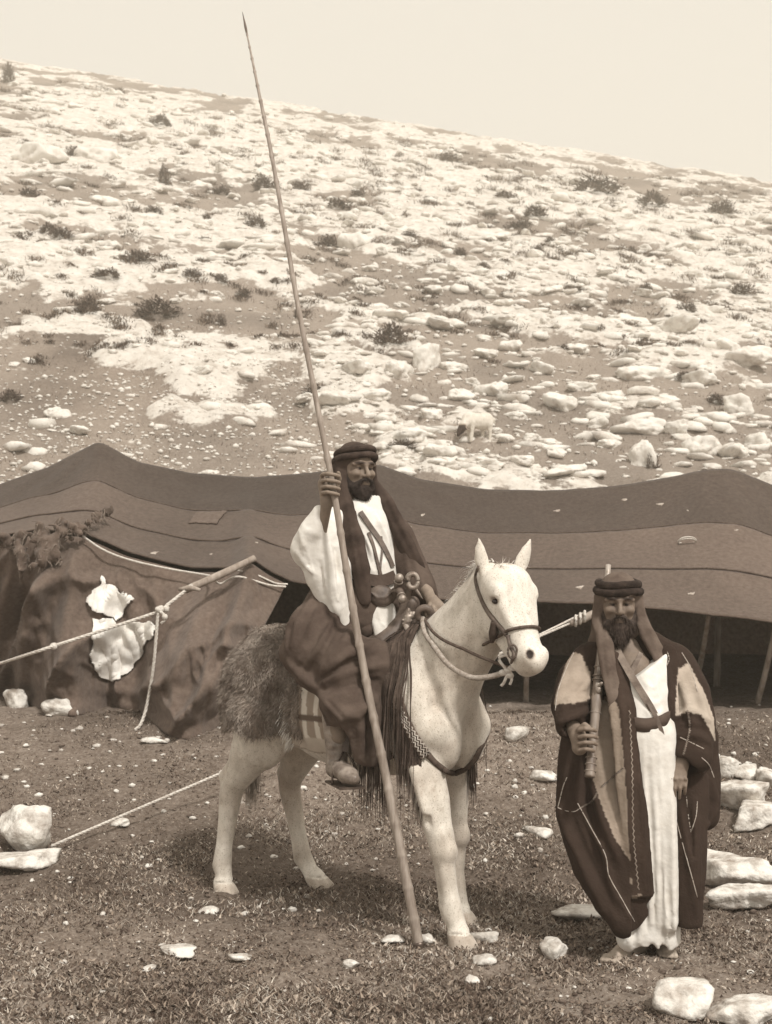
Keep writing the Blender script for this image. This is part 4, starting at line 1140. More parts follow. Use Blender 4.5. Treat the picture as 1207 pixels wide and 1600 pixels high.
def horse_tones(v):
    hd = np.clip((v[:, 0] - .80) / .10, 0, 1) * np.clip((v[:, 2] - 1.22) / .1, 0, 1)
    t = .62 + .09 * hd + .06 * np.clip((.75 - v[:, 2]) / .2, 0, 1)
    def spot(c, r, val, s=1.0):
        nonlocal t
        d = np.linalg.norm((v - np.asarray(c)) / np.asarray(r), axis=1)
        m = np.clip((1.4 - d) * max(s, 1), 0, 1) * min(s, 1)
        t = t * (1 - m) + val * m
    for q in (-1, 1):
        e = HS.nos; spot(_H(e[0], e[1], e[2]) if q > 0 else _H(e[0] - .03, .060, e[2]), (.017, .017, .022), .02, 3.0)
        spot(_H(.225, q * .04, 1.315), (.05, .05, .035), .45, .7)
        e = HS.eye; spot(_H(e[0], e[1] * q, e[2]), (.027, .026, .016), .04)
    spot(_H(.19, 0, 1.28), (.05, .06, .03), .38, .7)
    for (x, y, z_, r, val) in ((.71, -.172, .43, .07, .34), (.52, .167, .43, .08, .30), (.48, .167, .70, .14, .40), (.50, .167, .25, .10, .42), (.745, -.172, .15, .05, .40), (.72, -.20, .30, .05, .46), (-.72, .19, .58, .10, .22), (-.60, .17, .82, .13, .30), (-.70, .2, .42, .09, .36), (-.64, .2, .17, .06, .38), (-.76, -.195, .56, .08, .40), (-.83, -.21, .16, .06, .38), (-.80, -.2, .36, .06, .46)):  # grey joints; far legs greyed further to paint in their shade
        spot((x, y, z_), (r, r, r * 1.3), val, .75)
    for (px, py, r_, val, st) in ((722, 1050, .12, .46, .55), (742, 1105, .09, .44, .6), (690, 1090, .10, .55, .4), (772, 1010, .06, .36, .6), (735, 1130, .05, .40, .6), (735, 1000, .10, .52, .45), (765, 1040, .05, .40, .55), (700, 1190, .06, .45, .5), (740, 1185, .05, .42, .5), (655, 1075, .08, .58, .5), (668, 1225, .06, .5, .5)):  # body shading painted into the coat: neck, throat, shoulder creases
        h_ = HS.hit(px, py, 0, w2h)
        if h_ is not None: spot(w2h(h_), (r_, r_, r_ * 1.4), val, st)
    # far-leg shade is painted by the grey spots above; hooves darker here
    t = np.where((v[:, 2] < .068), t * (.66 + .25 * n3(v * np.array([1, 1, .2]), 40, 3)), t)
    t *= 1 - (.26 * np.clip(n3(v, 7, 4), 0, 1) + .20 * np.clip(n3(v, 19, 5), 0, 1) + .16 * np.clip(n3(v, 42, 8), 0, 1)) * (1 - .7 * hd)
    fl = n3(v, 55, 6)
    zone = np.clip((1.25 - np.abs(v[:, 2] - .95)) * 1.2, .2, 1)
    t *= 1 - .20 * np.clip((fl - .3) * 3, 0, 1) * zone
    return t
M_HORSE = mat('grey_horse_coat', .86, 1.06, 30, 8, .70, .55, 220, .004, attr='Col', stretch=(1, 1, .5), spec=.25, sheen=.15)
def add_specks(m, sc=150, lo=.31, hi=.43, val=.62):
    n = m.node_tree; l = n.links.new; b = n.nodes['Principled BSDF']
    src = b.inputs['Base Color'].links[0].from_socket
    tc = n.nodes.new('ShaderNodeTexCoord'); q = n.nodes.new('ShaderNodeTexNoise'); q.inputs['Scale'].default_value = sc; q.inputs['Detail'].default_value = 3
    l(tc.outputs['Object'], q.inputs['Vector'])
    r_ = n.nodes.new('ShaderNodeValToRGB'); e = r_.color_ramp.elements; e[0].position = lo; e[0].color = (val, val * .95, val * .88, 1); e[1].position = hi; e[1].color = (1, 1, 1, 1)
    l(q.outputs[0], r_.inputs[0])
    mx = n.nodes.new('ShaderNodeMix'); mx.data_type = 'RGBA'; mx.blend_type = 'MULTIPLY'; mx.inputs[0].default_value = 1
    l(src, mx.inputs[6]); l(r_.outputs[0], mx.inputs[7]); l(mx.outputs[2], b.inputs['Base Color'])
add_specks(M_HORSE)
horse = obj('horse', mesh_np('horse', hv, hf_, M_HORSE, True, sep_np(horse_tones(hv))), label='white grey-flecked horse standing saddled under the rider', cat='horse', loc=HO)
horse.rotation_euler = (0, 0, HA)
# ------------------------------------------------------------------ horse: eyes, mane, tail
def hhit(px, py, off=0.0):
    return HS.hit(px, py, off, w2h)
M_EYE = mat('dark_eye', .012, .02, 10, 2, .08, 0, spec=.6)
M_HAIRW = mat('pale_horse_hair', .42, .74, 30, 4, .8, .2, attr=None)
for q in (-1, 1):
    d, f = _ICO[2]
    e = HS.eye; c = _H(e[0] - .006, (e[1] + .012) * -q, e[2] - .002)
    obj('eye', mesh_np('eye', c + d * np.array([.018, .018, .013]), f, M_EYE), horse)
def strands(roots, dirs, lens, width, segs=4, droop=.5, curl=.0, rng=RNG, grav=(0, 0, -1.0), push=None):
    """flat tapering hairs; returns v, f"""
    n = len(roots); g = np.asarray(grav)
    p = np.asarray(roots, float).copy(); d = np.asarray(dirs, float).copy()
    d /= np.linalg.norm(d, axis=1)[:, None] + 1e-9
    sd_ = np.cross(d, rng.normal(size=(n, 3))); sd_ /= np.linalg.norm(sd_, axis=1)[:, None] + 1e-9
    lens = np.broadcast_to(lens, (n,)); st = (lens / segs)[:, None]
    wv = []
    for k in range(segs + 1):
        w_ = width * (1 - (k / segs) ** 1.6 * .85)
        wv.append(np.stack([p - sd_ * w_, p + sd_ * w_], 1))
        d = d + g * droop / segs + rng.normal(size=(n, 3)) * curl
        d /= np.linalg.norm(d, axis=1)[:, None] + 1e-9
        if k < segs:
            p = p + d * st
            if push is not None: p = push(p)
    v = np.stack(wv, 1)                       # n, segs+1, 2, 3
    i = np.arange(n)[:, None] * (segs + 1) * 2 + np.arange(segs)[None] * 2
    f = np.stack([i, i + 1, i + 3, i + 2], -1).reshape(-1, 4)
    return v.reshape(-1, 3), f
# mane along the crest, thin and short, falling to the far side with wisps on the near side
r = RNG
n = 900
t = r.random(n)
crest = np.stack([spline([(.38, 0, 1.40), (.50, -.002, 1.468), (.68, -.012, 1.632), (.80, -.022, 1.752), (.87, -.03, 1.765)], 200)[int(a * 199)] for a in t])
side = np.where(r.random(n) < .7, 1, -1)
dirs = np.stack([-.5 * np.ones(n), side * r.uniform(.1, .8, n), r.uniform(.3, 1, n)], -1)
v, f = strands(crest + r.normal(size=(n, 3)) * .008 - (0, 0, .012), dirs, r.uniform(.05, .12, n) * np.clip(.45 + t * .8, 0, 1.1), .0024, 5, 2.2, .10)
obj('mane', mesh_np('mane', v, f, M_HAIRW, True), horse, kind='stuff')
n = 160
root = np.stack([_H(a, b, 1.735) for a, b in zip(r.uniform(-.03, .05, n), r.uniform(-.05, .05, n))])
v, f = strands(root, np.stack([r.uniform(.1, 1, n), r.uniform(-.5, .5, n), r.uniform(.5, 1, n)], -1), r.uniform(.03, .06, n), .002, 4, 1.0, .1)
obj('forelock', mesh_np('forelock', v, f, M_HAIRW, True), horse, kind='stuff')
M_TAIL = mat('grey_tail_hair', .20, .45, 20, 4, .8, .2)
n = 900
root = np.stack([-.87 - .02 * r.random(n), .02 + r.normal(size=n) * .022, r.uniform(.92, 1.1, n)], -1)
v, f = strands(root, np.stack([.08 + .06 * r.normal(size=n), .06 + .06 * r.normal(size=n), -1 * np.ones(n)], -1), r.uniform(.3, .55, n), .003, 8, 2.2, .02)
obj('tail', mesh_np('tail', v, f, M_TAIL, True), horse, kind='stuff')

# ------------------------------------------------------------------ fleece over the rump
def shell(region, off, bottom=None):
    """the horse's own surface, lifted by off where region(v) holds"""
    nrm = HS.normal(hv)
    m = region(hv)
    fm = m[hf_].all(1); f = hf_[fm]
    us, inv = np.unique(f, return_inverse=True)
    o = off(hv[us]) if callable(off) else off
    return hv[us] + nrm[us] * np.reshape(o, (-1, 1)), inv.reshape(f.shape), nrm[us]
M_FLEECE = mat('brown_fleece', .12, .24, 9, 5, .95, .6, 60, .02)
M_FLEECEH = mat('brown_fleece_hair', .13, .36, 12, 4, .85, .2, attr=None)
def fl_region(v):
    e = .905 + .02 * np.sin(v[:, 0] * 17) + .015 * n3(v, 12, 3)
    return (v[:, 0] < -.16 + .02 * n3(v, 10, 8)) & (v[:, 2] > e) & (v[:, 2] < 1.6) & ((v[:, 1] < .1) | (v[:, 2] > 1.0)) & ~((v[:, 0] < -.80) & (np.abs(v[:, 1]) < .05) & (v[:, 2] < 1.15))
fv, ff, fn = shell(fl_region, lambda v: .034 + .016 * n3(v, 9, 2) + .012 * n3(v, 24, 5))
fb = h2w((-.55, 0, .9))
fleece = obj('fleece', mesh_np('fleece', rebase(h2w(fv), fb), ff, M_FLEECE, True), label='shaggy brown sheepskin covering the horse\'s rump', cat='sheepskin', loc=fb)
md = fleece.modifiers.new('thickness', 'SOLIDIFY'); md.thickness = .03; md.offset = -1
idx = r.integers(0, len(fv), 34000)
roots = fv[idx] + r.normal(size=(len(idx), 3)) * .006
flow = np.stack([1.3 * n3(roots, 9, 12) - .1, .6 * n3(roots, 9, 15), -.6 + .9 * n3(roots, 8, 18)], -1)
dirs = fn[idx] * .55 + flow
def push_out(p):
    d = HS.at(p) - .036
    b = d < 0
    if b.any():
        q = p[b]; p = p.copy(); p[b] = q - HS.normal(q) * d[b][:, None]
    return p
v, f = strands(roots, dirs, r.uniform(.018, .040, len(idx)), .0016, 4, .5, .32, push=push_out)
hh = obj('fleece_hair', mesh_np('fleece_hair', rebase(h2w(v), fb), f, M_FLEECEH, True), fleece, kind='stuff')

# ------------------------------------------------------------------ saddle cloth, saddle
M_SCLOTH = mat('striped_saddlecloth', .9, 1.0, 20, 5, .95, .4, 90, .006, attr='Col')
def sc_region(v): return (v[:, 0] > -.30) & (v[:, 0] < .26) & (v[:, 2] > .835 + .03 * np.abs(v[:, 0] + .05) * 3) & (v[:, 2] < 1.6)
cv, cf, cn = shell(sc_region, lambda v: .030 + .012 * n3(v * np.array([2, 1, .4]), 12, 2))
st_ = np.sin((cv[:, 0] + .06 * cv[:, 2]) * 70)
tone = np.where(st_ > .35, .58, .26); tone = np.where(np.abs(cv[:, 2] - 1.0) < .012, .10, tone); tone = np.where(cv[:, 2] < .90, .42, tone)
cb = h2w((-.02, 0, .85))
sadcloth = obj('saddle_cloth', mesh_np('saddle_cloth', rebase(h2w(cv), cb), cf, M_SCLOTH, True, sep_np(tone)), label='striped pale saddle cloth hanging below the rider\'s robe', cat='saddle cloth', loc=cb)
md = sadcloth.modifiers.new('thickness', 'SOLIDIFY'); md.thickness = .012; md.offset = -1
e = cv[(cv[:, 0] < -.27) & (cv[:, 1] < 0)]
if len(e):
    pick = e[r.integers(0, len(e), 200)]
    v, f = strands(pick, np.stack([-np.ones(200), -.4 * np.ones(200), -.8 * np.ones(200)], -1), r.uniform(.03, .07, 200), .004, 4, 1.2, .1)
    obj('fringe', mesh_np('fringe', rebase(h2w(v), cb), f, M_PATCH if 'M_PATCH' in globals() else M_ROPE, True), sadcloth, kind='stuff')
M_LEATHER = mat('worn_leather', .05, .13, 14, 6, .55, .35, 60, .006, spec=.4)
M_DWOOL = mat('dark_wool', .035, .085, 12, 6, .95, .5, 90, .008)
S = SDF((-.40, -.34, 1.1), (.52, .34, 1.72), .012)
S.ell((.02, 0, 1.395), (.30, .19, .075), .05)
S.chain([(.27, -.12, 1.38), (.31, 0, 1.47), (.27, .12, 1.38)], (.05, .06, .05), .05)
S.chain([(.31, 0, 1.47), (.345, 0, 1.54), (.35, 0, 1.57)], (.045, .034, .040), .03)
S.chain([(-.26, -.15, 1.40), (-.31, 0, 1.50), (-.26, .15, 1.40)], (.05, .055, .05), .05)
v, f = S.mesh(1)
sb = h2w((0, 0, 1.35))
saddle = obj('saddle', mesh_np('saddle', rebase(h2w(v), sb), f, M_LEATHER, True), label='dark leather saddle with raised pommel under the rider', cat='saddle', loc=sb)
# dark woollen apron at the saddle front with long hanging strings (near and far side)
def sa_region(v): return (v[:, 0] > .27) & (v[:, 0] < .47 - .25 * np.clip(1.05 - v[:, 2], 0, .3)) & (v[:, 2] > .93) & (v[:, 2] < 1.46)
av, af, an_ = shell(sa_region, lambda v: .024 + .008 * n3(v, 10, 2))
apron = obj('apron', mesh_np('apron', rebase(h2w(av), sb), af, M_DWOOL, True), saddle)
md = apron.modifiers.new('thickness', 'SOLIDIFY'); md.thickness = .012; md.offset = -1
n = 420
rt = []; ln = []
while len(rt) < n:
    k = r.integers(0, len(av)); p = av[k]
    if p[2] > .96: 
        rt.append(p + an_[k] * .012); ln.append(p[2] - r.uniform(.52, .72))
rt = np.array(rt); ln = np.array(ln)
def push2(p):
    d = HS.at(p) - .034; b = d < 0
    if b.any():
        q = p[b]; p = p.copy(); p[b] = q - HS.normal(q) * d[b][:, None]
    return p
v, f = strands(rt, np.stack([.06 * r.normal(size=n), .05 * r.normal(size=n), -np.ones(n)], -1), np.minimum(ln, .85), .0045, 14, 3.0, .025, push=push2)
obj('hanging_strings', mesh_np('hanging_strings', rebase(h2w(v), sb), f, M_DWOOL, True), saddle, kind='stuff')

# ------------------------------------------------------------------ breast collar
M_BAND = mat('woven_band', .05, .10, 30, 4, .95, .5, 120, .004)
M_ZIG = mat('woven_band_pale', .34, .5, 30, 4, .95, .4, 120, .004)
def surf_path(pix, off, n, smooth=5):
    w_ = spline(np.asarray(pix, float), n)
    out = []; last = None
    for (x, y) in w_:
        h = hhit(x, y, off)
        if h is None: h = P(x, y, last[1] if last is not None else 6.2)
        out.append(h); last = h
    return np.array(out)
coll = surf_path([(618, 1050), (626, 1092), (642, 1135), (664, 1172), (690, 1200), (716, 1207), (742, 1188), (758, 1150)], .010, 60)
def far_pt(p):
    p = np.asarray(p, float)
    for _ in range(30):
        d_ = HS.at(p)[0] - .010
        if abs(d_) < .001: break
        p = p - np.clip(d_, -.02, .02) * np.array([0, 1.0, 0])
    return h2w(p)
coll = spline(np.vstack([coll[:36:5], coll[36:40:3] + (0, -.012, 0), coll[42:57:6], [far_pt((.63, .22, .98)), far_pt((.54, .28, 1.06)), far_pt((.44, .30, 1.14))]]), 110)
wb = coll[40]
m = Mesh(); v, f = tube(coll, .011, 8, flat=(0, 0, 1), ratio=1.3); m.add(v, f)
breast = m.build('breast_collar', M_BAND, None, wb, label='dark breast strap with zigzag woven band across the horse\'s chest', cat='breast strap', loc=wb)
U = np.stack([surf_path([(612, 1098), (628, 1134), (646, 1168), (664, 1196)], .014, 40), surf_path([(622, 1094), (640, 1130), (660, 1160), (680, 1184)], .014, 40)], 1)
U = np.stack([spline(U[::5, k], 60) for k in (0, 1)], 1)
g = U[:, :1] * (1 - np.linspace(0, 1, 8))[None, :, None] + U[:, 1:] * np.linspace(0, 1, 8)[None, :, None]
i = np.arange(59)[:, None] * 8 + np.arange(7)[None]
f = np.stack([i, i + 8, i + 9, i + 1], -1).reshape(-1, 4)
bo = obj('woven_band', mesh_np('woven_band', rebase(g.reshape(-1, 3), wb), f, M_BAND, True), breast)
md = bo.modifiers.new('thickness', 'SOLIDIFY'); md.thickness = .010; md.offset = 0
for a in (.25, .55, .85):
    zz = []
    for k in range(25):
        u = k / 24 * 59; kk = int(u); w_ = a + (.13 if k % 2 else -.13)
        zz.append(U[kk, 0] * (1 - w_) + U[kk, 1] * w_ + np.array([.002, -.0095, .002]))
    m = Mesh(); v, f = tube(np.array(zz), .0042, 5); m.add(v, f); m.build('zigzag_stripe', M_ZIG, breast, wb)
n = 130
k = r.integers(6, 59, n)
rt = U[k, 0] * .9 + U[k, 1] * .1 + np.array([0, -.004, -.004])
v, f = strands(rt, np.stack([.03 * r.normal(size=n), .03 * r.normal(size=n), -np.ones(n)], -1), r.uniform(.12, .36, n), .0035, 10, 2.0, .03)
obj('tassels', mesh_np('tassels', rebase(v, wb), f, M_DWOOL, True), breast, kind='stuff')
n = 60                                        # tassel on the far side of the chest
c = h2w((.56, .20, .86))
rt = c + r.normal(size=(n, 3)) * .012
v, f = strands(rt, np.stack([.06 * r.normal(size=n), .06 * r.normal(size=n), -np.ones(n)], -1), r.uniform(.18, .30, n), .004, 8, 2.0, .03)
to_ = obj('tassel', mesh_np('tassel', rebase(v, wb), f, M_DWOOL, True), breast, kind='stuff')
m = Mesh(); a = h2w((.44, .05, .78)); v, f = tube(np.stack([a, a + (0.0, 0, -.2), a + (.01, 0, -.42)]), [.010, .009, .016], 7, 20); m.add(v, f); m.build('hanging_strap', M_BAND, breast, wb)

# ------------------------------------------------------------------ bridle and reins
M_BRID = mat('bridle_leather', .05, .12, 20, 5, .6, .4, 90, .004, spec=.35)
hb = h2w(_H(.1, 0, 1.5))
cheek = surf_path([(748, 884), (743, 902), (748, 925), (759, 950), (775, 972), (792, 992)], .006, 40)
cheek = spline(cheek[::3], 60)
m = Mesh(); v, f = tube(cheek, [.006, .008, .010, .012, .011], 7); m.add(v, f)
bridle = m.build('bridle', M_BRID, None, hb, label='dark leather and rope bridle on the horse\'s head', cat='bridle', loc=hb)
# noseband all round the nose
ring = []
for th in np.linspace(0, 2 * np.pi, 36):
    p0 = _H(.125, 0, 1.45); dv = _RH @ np.array([math.cos(th) * .95, math.sin(th), math.cos(th) * .30])
    p = p0 + dv * .25
    for _ in range(90):
        d = HS.at(p)[0] - .006
        if d < .001: break
        p = p - dv * min(max(d * .7, .001), .012)
    ring.append(p)
m = Mesh(); v, f = tube(h2w(np.array(ring + ring[:1])), .0075, 7, 90); m.add(v, f); m.build('noseband', M_DCORD, bridle, hb)
far = []
for (a, b, c) in ((.03, .115, 1.72), (.04, .118, 1.62), (.08, .10, 1.52), (.12, .085, 1.45)):
    p = _H(a, b, c); dq = min(HS.at(p)[0], .05); far.append(p + HS.normal(p)[0] * (.006 - dq))
m = Mesh(); v, f = tube(h2w(np.array(far)), .009, 7, 30); m.add(v, f); m.build('cheek_strap', M_BRID, bridle, hb)
# dark tassel behind the cheek strap, bit chain below
def blob_tube(name, pts, rad, material, par, base, seg=8, n=None):
    m = Mesh(); v, f = tube(np.asarray(pts), rad, seg, n); m.add(v, f); return m.build(name, material, par, base)
q = [hhit(x, y, .016) for x, y in ((772, 972), (771, 990), (769, 1003))]
blob_tube('cheek_tassel', q, [.014, .022, .010], M_DWOOL, bridle, hb, 10, 14)
q = surf_path([(793, 993), (797, 1008), (803, 1022), (799, 1036)], .010, 12)
blob_tube('bit_chain', q, [.010, .007, .011, .007, .010, .006], M_BRID, bridle, hb, 7, 24)
th = np.linspace(0, 2 * np.pi, 24)
cc = hhit(801, 1018, .014)
rg = cc + np.stack([.020 * np.cos(th), -.004 + 0 * th, .030 * np.sin(th)], -1)
blob_tube('bit_ring', rg, .005, M_BRID, bridle, hb, 6)
# chin knot of pale rope with loose ends
kc = P(793, 1048, 5.86)
m = Mesh()
for (dx, dz) in ((0, 0), (.02, .012), (-.02, -.008), (.01, -.02)):
    d, f = _ICO[2]; m.add(kc + np.array([dx, .0, dz]) + d * np.array([.020, .018, .015]) * (1 + .2 * n3(d, 3)[:, None]), f)
for pts in ([(793, 1048), (780, 1030), (792, 1024), (806, 1030)], [(795, 1048), (788, 1066), (783, 1072)], [(797, 1046), (800, 1060), (797, 1070)], [(793, 1045), (810, 1046), (818, 1042)], [(800, 1046), (806, 1032), (812, 1020)]):
    v, f = tube(np.stack([P(a, b, 5.855) for a, b in pts]), .007, 6, 20); m.add(v, f)
m.build('chin_rope', M_ROPE, bridle, hb)
def draped(pix, depths, off, n=80):
    """a rope that hangs free but rests on the horse where it meets it"""
    c = spline(np.stack([P(x, y, d) for (x, y), d in zip(pix, depths)]), n)
    for _ in range(3):
        d = HS.at(w2h(c)) - off
        b = d < 0
        if b.any():
            nr = HS.normal(w2h(c[b])) @ HR.T
            c[b] = c[b] - nr * d[b][:, None]
    return c
rein = draped([(797, 1044), (760, 1030), (735, 1019), (700, 1000), (676, 980), (660, 962)], [5.86, 5.92, 6.0, 6.12, 6.25, 6.32], .012)
rb = rein[40]
m = Mesh(); v, f = tube(rein, .0075, 7); m.add(v, f)
m.build('rein', M_DCORD, None, rb, label='thin dark rein from the bit up to the rider\'s left hand', cat='rein', loc=rb)
lead = draped([(793, 1050), (762, 1058), (735, 1058), (705, 1042), (684, 1018), (668, 992), (661, 966)], [5.86, 5.90, 5.95, 6.03, 6.1, 6.2, 6.3], .016)
rb = lead[40]
m = Mesh(); v, f = tube(lead, .013, 8); m.add(v, f)
m.build('lead_rope', mat('woolly_rope', .22, .42, 60, 4, .95, .7, 200, .008), None, rb, label='thick woolly halter rope looped low along the horse\'s neck', cat='rope', loc=rb)
# ------------------------------------------------------------------ people: shared builders
M_SKIN = mat('weathered_skin', .85, 1.05, 40, 5, .6, .25, 160, .003, attr='Col', spec=.3)
M_BEARD = mat('dark_beard', .010, .035, 60, 4, .75, .6, 200, .01, spec=.25)
M_SHIRT = mat('white_cotton', .60, .74, 12, 5, .9, .35, 60, .006, spec=.1)
M_ROBE = mat('dark_robe', .045, .088, 6, 6, .92, .4, 70, .006, spec=.12)
M_SCARF = mat('dark_headcloth', .026, .060, 8, 6, .92, .4, 70, .005, spec=.12)
M_AGAL = mat('wool_head_rope', .025, .055, 30, 5, .95, .7, 160, .006)
M_METAL = mat('dull_silver', .15, .38, 30, 4, .55, .4, 90, .003, spec=.5, metal=.6)
M_IRON = mat('dark_iron', .05, .12, 12, 4, .4, .2, 60, .003, spec=.6, metal=.6)
def unit(v): v = np.asarray(v, float); return v / np.linalg.norm(v)

def make_head(o, F, U=(0, 0, 1), sc=1.0, h=.0026, brow=1.0):
    """one continuous head and neck; returns verts, faces, tones, map(f,l,u)"""
    F = unit(F); U = unit(np.asarray(U, float) - F * np.dot(F, U)); Lf = np.cross(U, F)
    R = np.stack([F, Lf, U], 1)
    H = lambda f, l, u: np.asarray(o, float) + sc * (F * f + Lf * l + U * u)
    S = SDF2(np.asarray(o) - np.array([.20, .20, .26]) * sc, np.asarray(o) + np.array([.20, .20, .19]) * sc, h)
    E = lambda f, l, u, r, k, op='u': S.ell(H(f, l, u), np.array(r) * sc, k * sc, op, R)
    C = lambda pts, rad, k, op='u', fl=None, ra=1: S.chain([H(*p) for p in pts], [q * sc for q in rad], k * sc, op, fl, ra)
    E(-.012, 0, .038, (.099, .077, .088), .03); E(.022, 0, -.03, (.073, .064, .085), .04); E(.035, 0, -.075, (.048, .052, .038), .03); E(.072, 0, -.098, (.022, .024, .020), .03)
    C([(-.02, 0, -.05), (-.035, 0, -.13), (-.045, 0, -.22)], (.062, .055, .058), .03)
    for q in (-1, 1):
        C([(.094, q * .008, .021), (.093, q * .03, .027), (.074, q * .055, .019)], (.011, .0135, .012), .014)
        E(.104, q * .034, .001, (.033, .024, .016), .014, 's')
        E(.066, q * .046, -.024, (.026, .020, .018), .022)
        E(-.004, q * .080, -.005, (.020, .009, .032), .010)
        E(.101, q * .0120, -.036, (.011, .0085, .008), .008)
        C([(.09, q * .040, -.055), (.078, q * .034, -.075)], (.006, .006), .025, 's')
        E(.0765, q * .0335, .0, (.0125, .0140, .0115), .002)
        E(.0750, q * .0335, .0120, (.0150, .0190, .0090), .004); E(.0735, q * .0335, -.0122, (.0145, .0180, .0080), .005)
        C([(.070, q * .060, .006), (.060, q * .066, -.004)], (.004, .004), .02, 's')
        C([(.082, q * .022, -.022), (.072, q * .050, -.026)], (.003, .003), .012, 's')
    C([(.090, 0, .018), (.106, 0, -.006), (.121, 0, -.031)], (.0080, .0095, .0105), .010)
    E(.114, 0, -.036, (.012, .011, .009), .008)
    C([(.093, -.022, -.064), (.103, 0, -.0605), (.093, .022, -.064)], (.006, .0075, .006), .008)
    C([(.090, -.020, -.075), (.099, 0, -.0735), (.090, .020, -.075)], (.006, .008, .006), .008)
    v, f = S.mesh(1)
    t = np.full(len(v), .165)
    rel = (v - np.asarray(o)) @ R / sc
    t *= 1 + .12 * n3(v, 45, 3)
    cz_ = lambda c, r: np.clip(1.35 - np.linalg.norm((rel - np.array(c)) / np.array(r), axis=1), 0, 1)
    for q in (-1, 1):
        m = np.clip(cz_((.090, q * .0325, -.0005), (.016, .0130, .0046)) * 2.5, 0, 1); t = t * (1 - m) + .11 * m
        m = np.clip(cz_((.093, q * .030, .000), (.018, .0064, .0050)) * 3, 0, 1); t = t * (1 - m) + .006 * m
        m = np.clip(cz_((.090, q * .0335, .0042), (.016, .017, .0020)) * 2, 0, 1); t = t * (1 - m) + .03 * m            # lids and lashes
        m = cz_((.088, q * .032, -.012), (.016, .020, .006)) * .4; t = t * (1 - m) + .12 * m
        m = np.clip(cz_((.095, q * .034, .0275), (.020, .027, .0070)) * 2, 0, 1); t = t * (1 - m) + .030 * m   # eyebrows
    m = cz_((.115, 0, -.02), (.016, .011, .03)) * .5; t = t * (1 - m) + .26 * m  # highlight along the nose painted as a lighter skin tone
    for q in (-1, 1): m = cz_((.075, q * .045, -.02), (.03, .02, .016)) * .5; t = t * (1 - m) + .22 * m  # cheekbone highlights painted into the skin
    m = cz_((.1, 0, -.068), (.02, .022, .010)) * .6; t = t * (1 - m) + .14 * m
    return (v, f, t), H, R, S

def make_beard(H, sc, length=.05, h=.004, o=None, droop=0):
    S = SDF2(np.asarray(o) - np.array([.20, .20, .30]) * sc, np.asarray(o) + np.array([.20, .20, .10]) * sc, h)
    C = lambda pts, rad, k, op='u', fl=None, ra=1: S.chain([H(*p) for p in pts], [q * sc for q in rad], k * sc, op, fl, ra)
    for q in (-1, 1):
        C([(.012, q * .069, .0), (.022, q * .066, -.045), (.045, q * .052, -.085), (.075, q * .020, -.105)], (.010, .015, .020, .024), .02)
        C([(.108, q * .004, -.052), (.102, q * .020, -.055), (.085, q * .036, -.072), (.070, q * .042, -.09)], (.0075, .009, .010, .011), .012)
        C([(.05, q * .04, -.09), (.06, q * .022, -.10 - length * .7)], (.022, .016), .03)
    C([(.085, 0, -.095), (.085, 0, -.11 - length * .5), (.075, 0, -.115 - length)], (.022, .026, .010), .02)
    C([(.105, -.012, -.0665), (.108, 0, -.0655), (.105, .012, -.0665)], (.006, .007, .006), .004, 's')
    S.warp(lambda p: .0035 * n3(p * np.array([1, 1, .35]), 130, 3) + .003 * n3(p * np.array([1, 1, .4]), 55, 6))
    return S.mesh(0), S
def beard_hair(Sb, mesh_, H, n, ln, sc):
    v, f = mesh_
    k = RNG.integers(0, len(v), n); nr = Sb.normal(v[k])
    d = nr * .6 + np.array([0, 0, -1.0])
    return strands(v[k] - nr * .002, d, RNG.uniform(ln * .5, ln, n), .0011, 4, .8, .15)

def finger(S, pts, r0=.0098, r1=.0078, k=.006):
    n = len(pts); S.chain(pts, np.linspace(r0, r1, n), k)

def snap(S, p, off=0.0):
    p = np.asarray(p, float)
    for _ in range(4):
        d = S.at(p)[0]
        if d > .5: break
        p = p - S.normal(p)[0] * (d - off)
    return p
def ridge(S, pix, r, k, y0=5.3, y1=7.4, op='u', sink=.35, n=14):
    """a fold of cloth running along the surface under a path of photo pixels"""
    pts = []
    for (x, y) in spline(np.asarray(pix, float), n):
        h = S.hit(x, y, 0, y0=y0, y1=y1)
        if h is not None: pts.append(h + np.array([0, r * sink, 0]))
    if len(pts) > 1: 
        m = len(pts); rad = r * np.clip(np.sin(np.linspace(.15, np.pi - .15, m)) ** .5, .3, 1)
        S.chain(pts, list(rad), k, op)

def sdf_obj(name, S, material, parent, base, relax=1, tone=None, **kw):
    v, f = S.mesh(relax)
    me = mesh_np(name, rebase(v, base), f, material, True, sep_np(tone(v)) if tone else None)
    return obj(name, me, parent, **kw)
def strap(S, pix, width, thick, material, name, parent, base, off=.006, n=40, y0=5.3, y1=7.4):
    """leather strap lying on a garment along photo pixels"""
    pts = []
    for (x, y) in spline(np.asarray(pix, float), n):
        h = S.hit(x, y, off, y0=y0, y1=y1)
        if h is not None: pts.append(h)
    pts = np.array(pts)
    pts = spline(pts[::4], n)
    nr = S.normal(pts); t = np.gradient(pts, axis=0)
    wv = np.cross(t, nr); wv /= np.linalg.norm(wv, axis=1)[:, None] + 1e-9
    ker = np.ones(5) / 5
    for i in range(3): wv[2:-2, i] = np.convolve(wv[:, i], ker, 'valid')
    c = pts
    m = Mesh()
    v = np.stack([c - wv * width / 2, c + wv * width / 2, c + wv * width / 2 + nr * thick, c - wv * width / 2 + nr * thick], 1).reshape(-1, 3)
    f = [(i * 4 + k, i * 4 + (k + 1) % 4, i * 4 + 4 + (k + 1) % 4, i * 4 + 4 + k) for i in range(n - 1) for k in range(4)] + [(3, 2, 1, 0), tuple((n - 1) * 4 + k for k in range(4))]
    m.add(v, f)
    return m.build(name, material, parent, base, smooth=False)

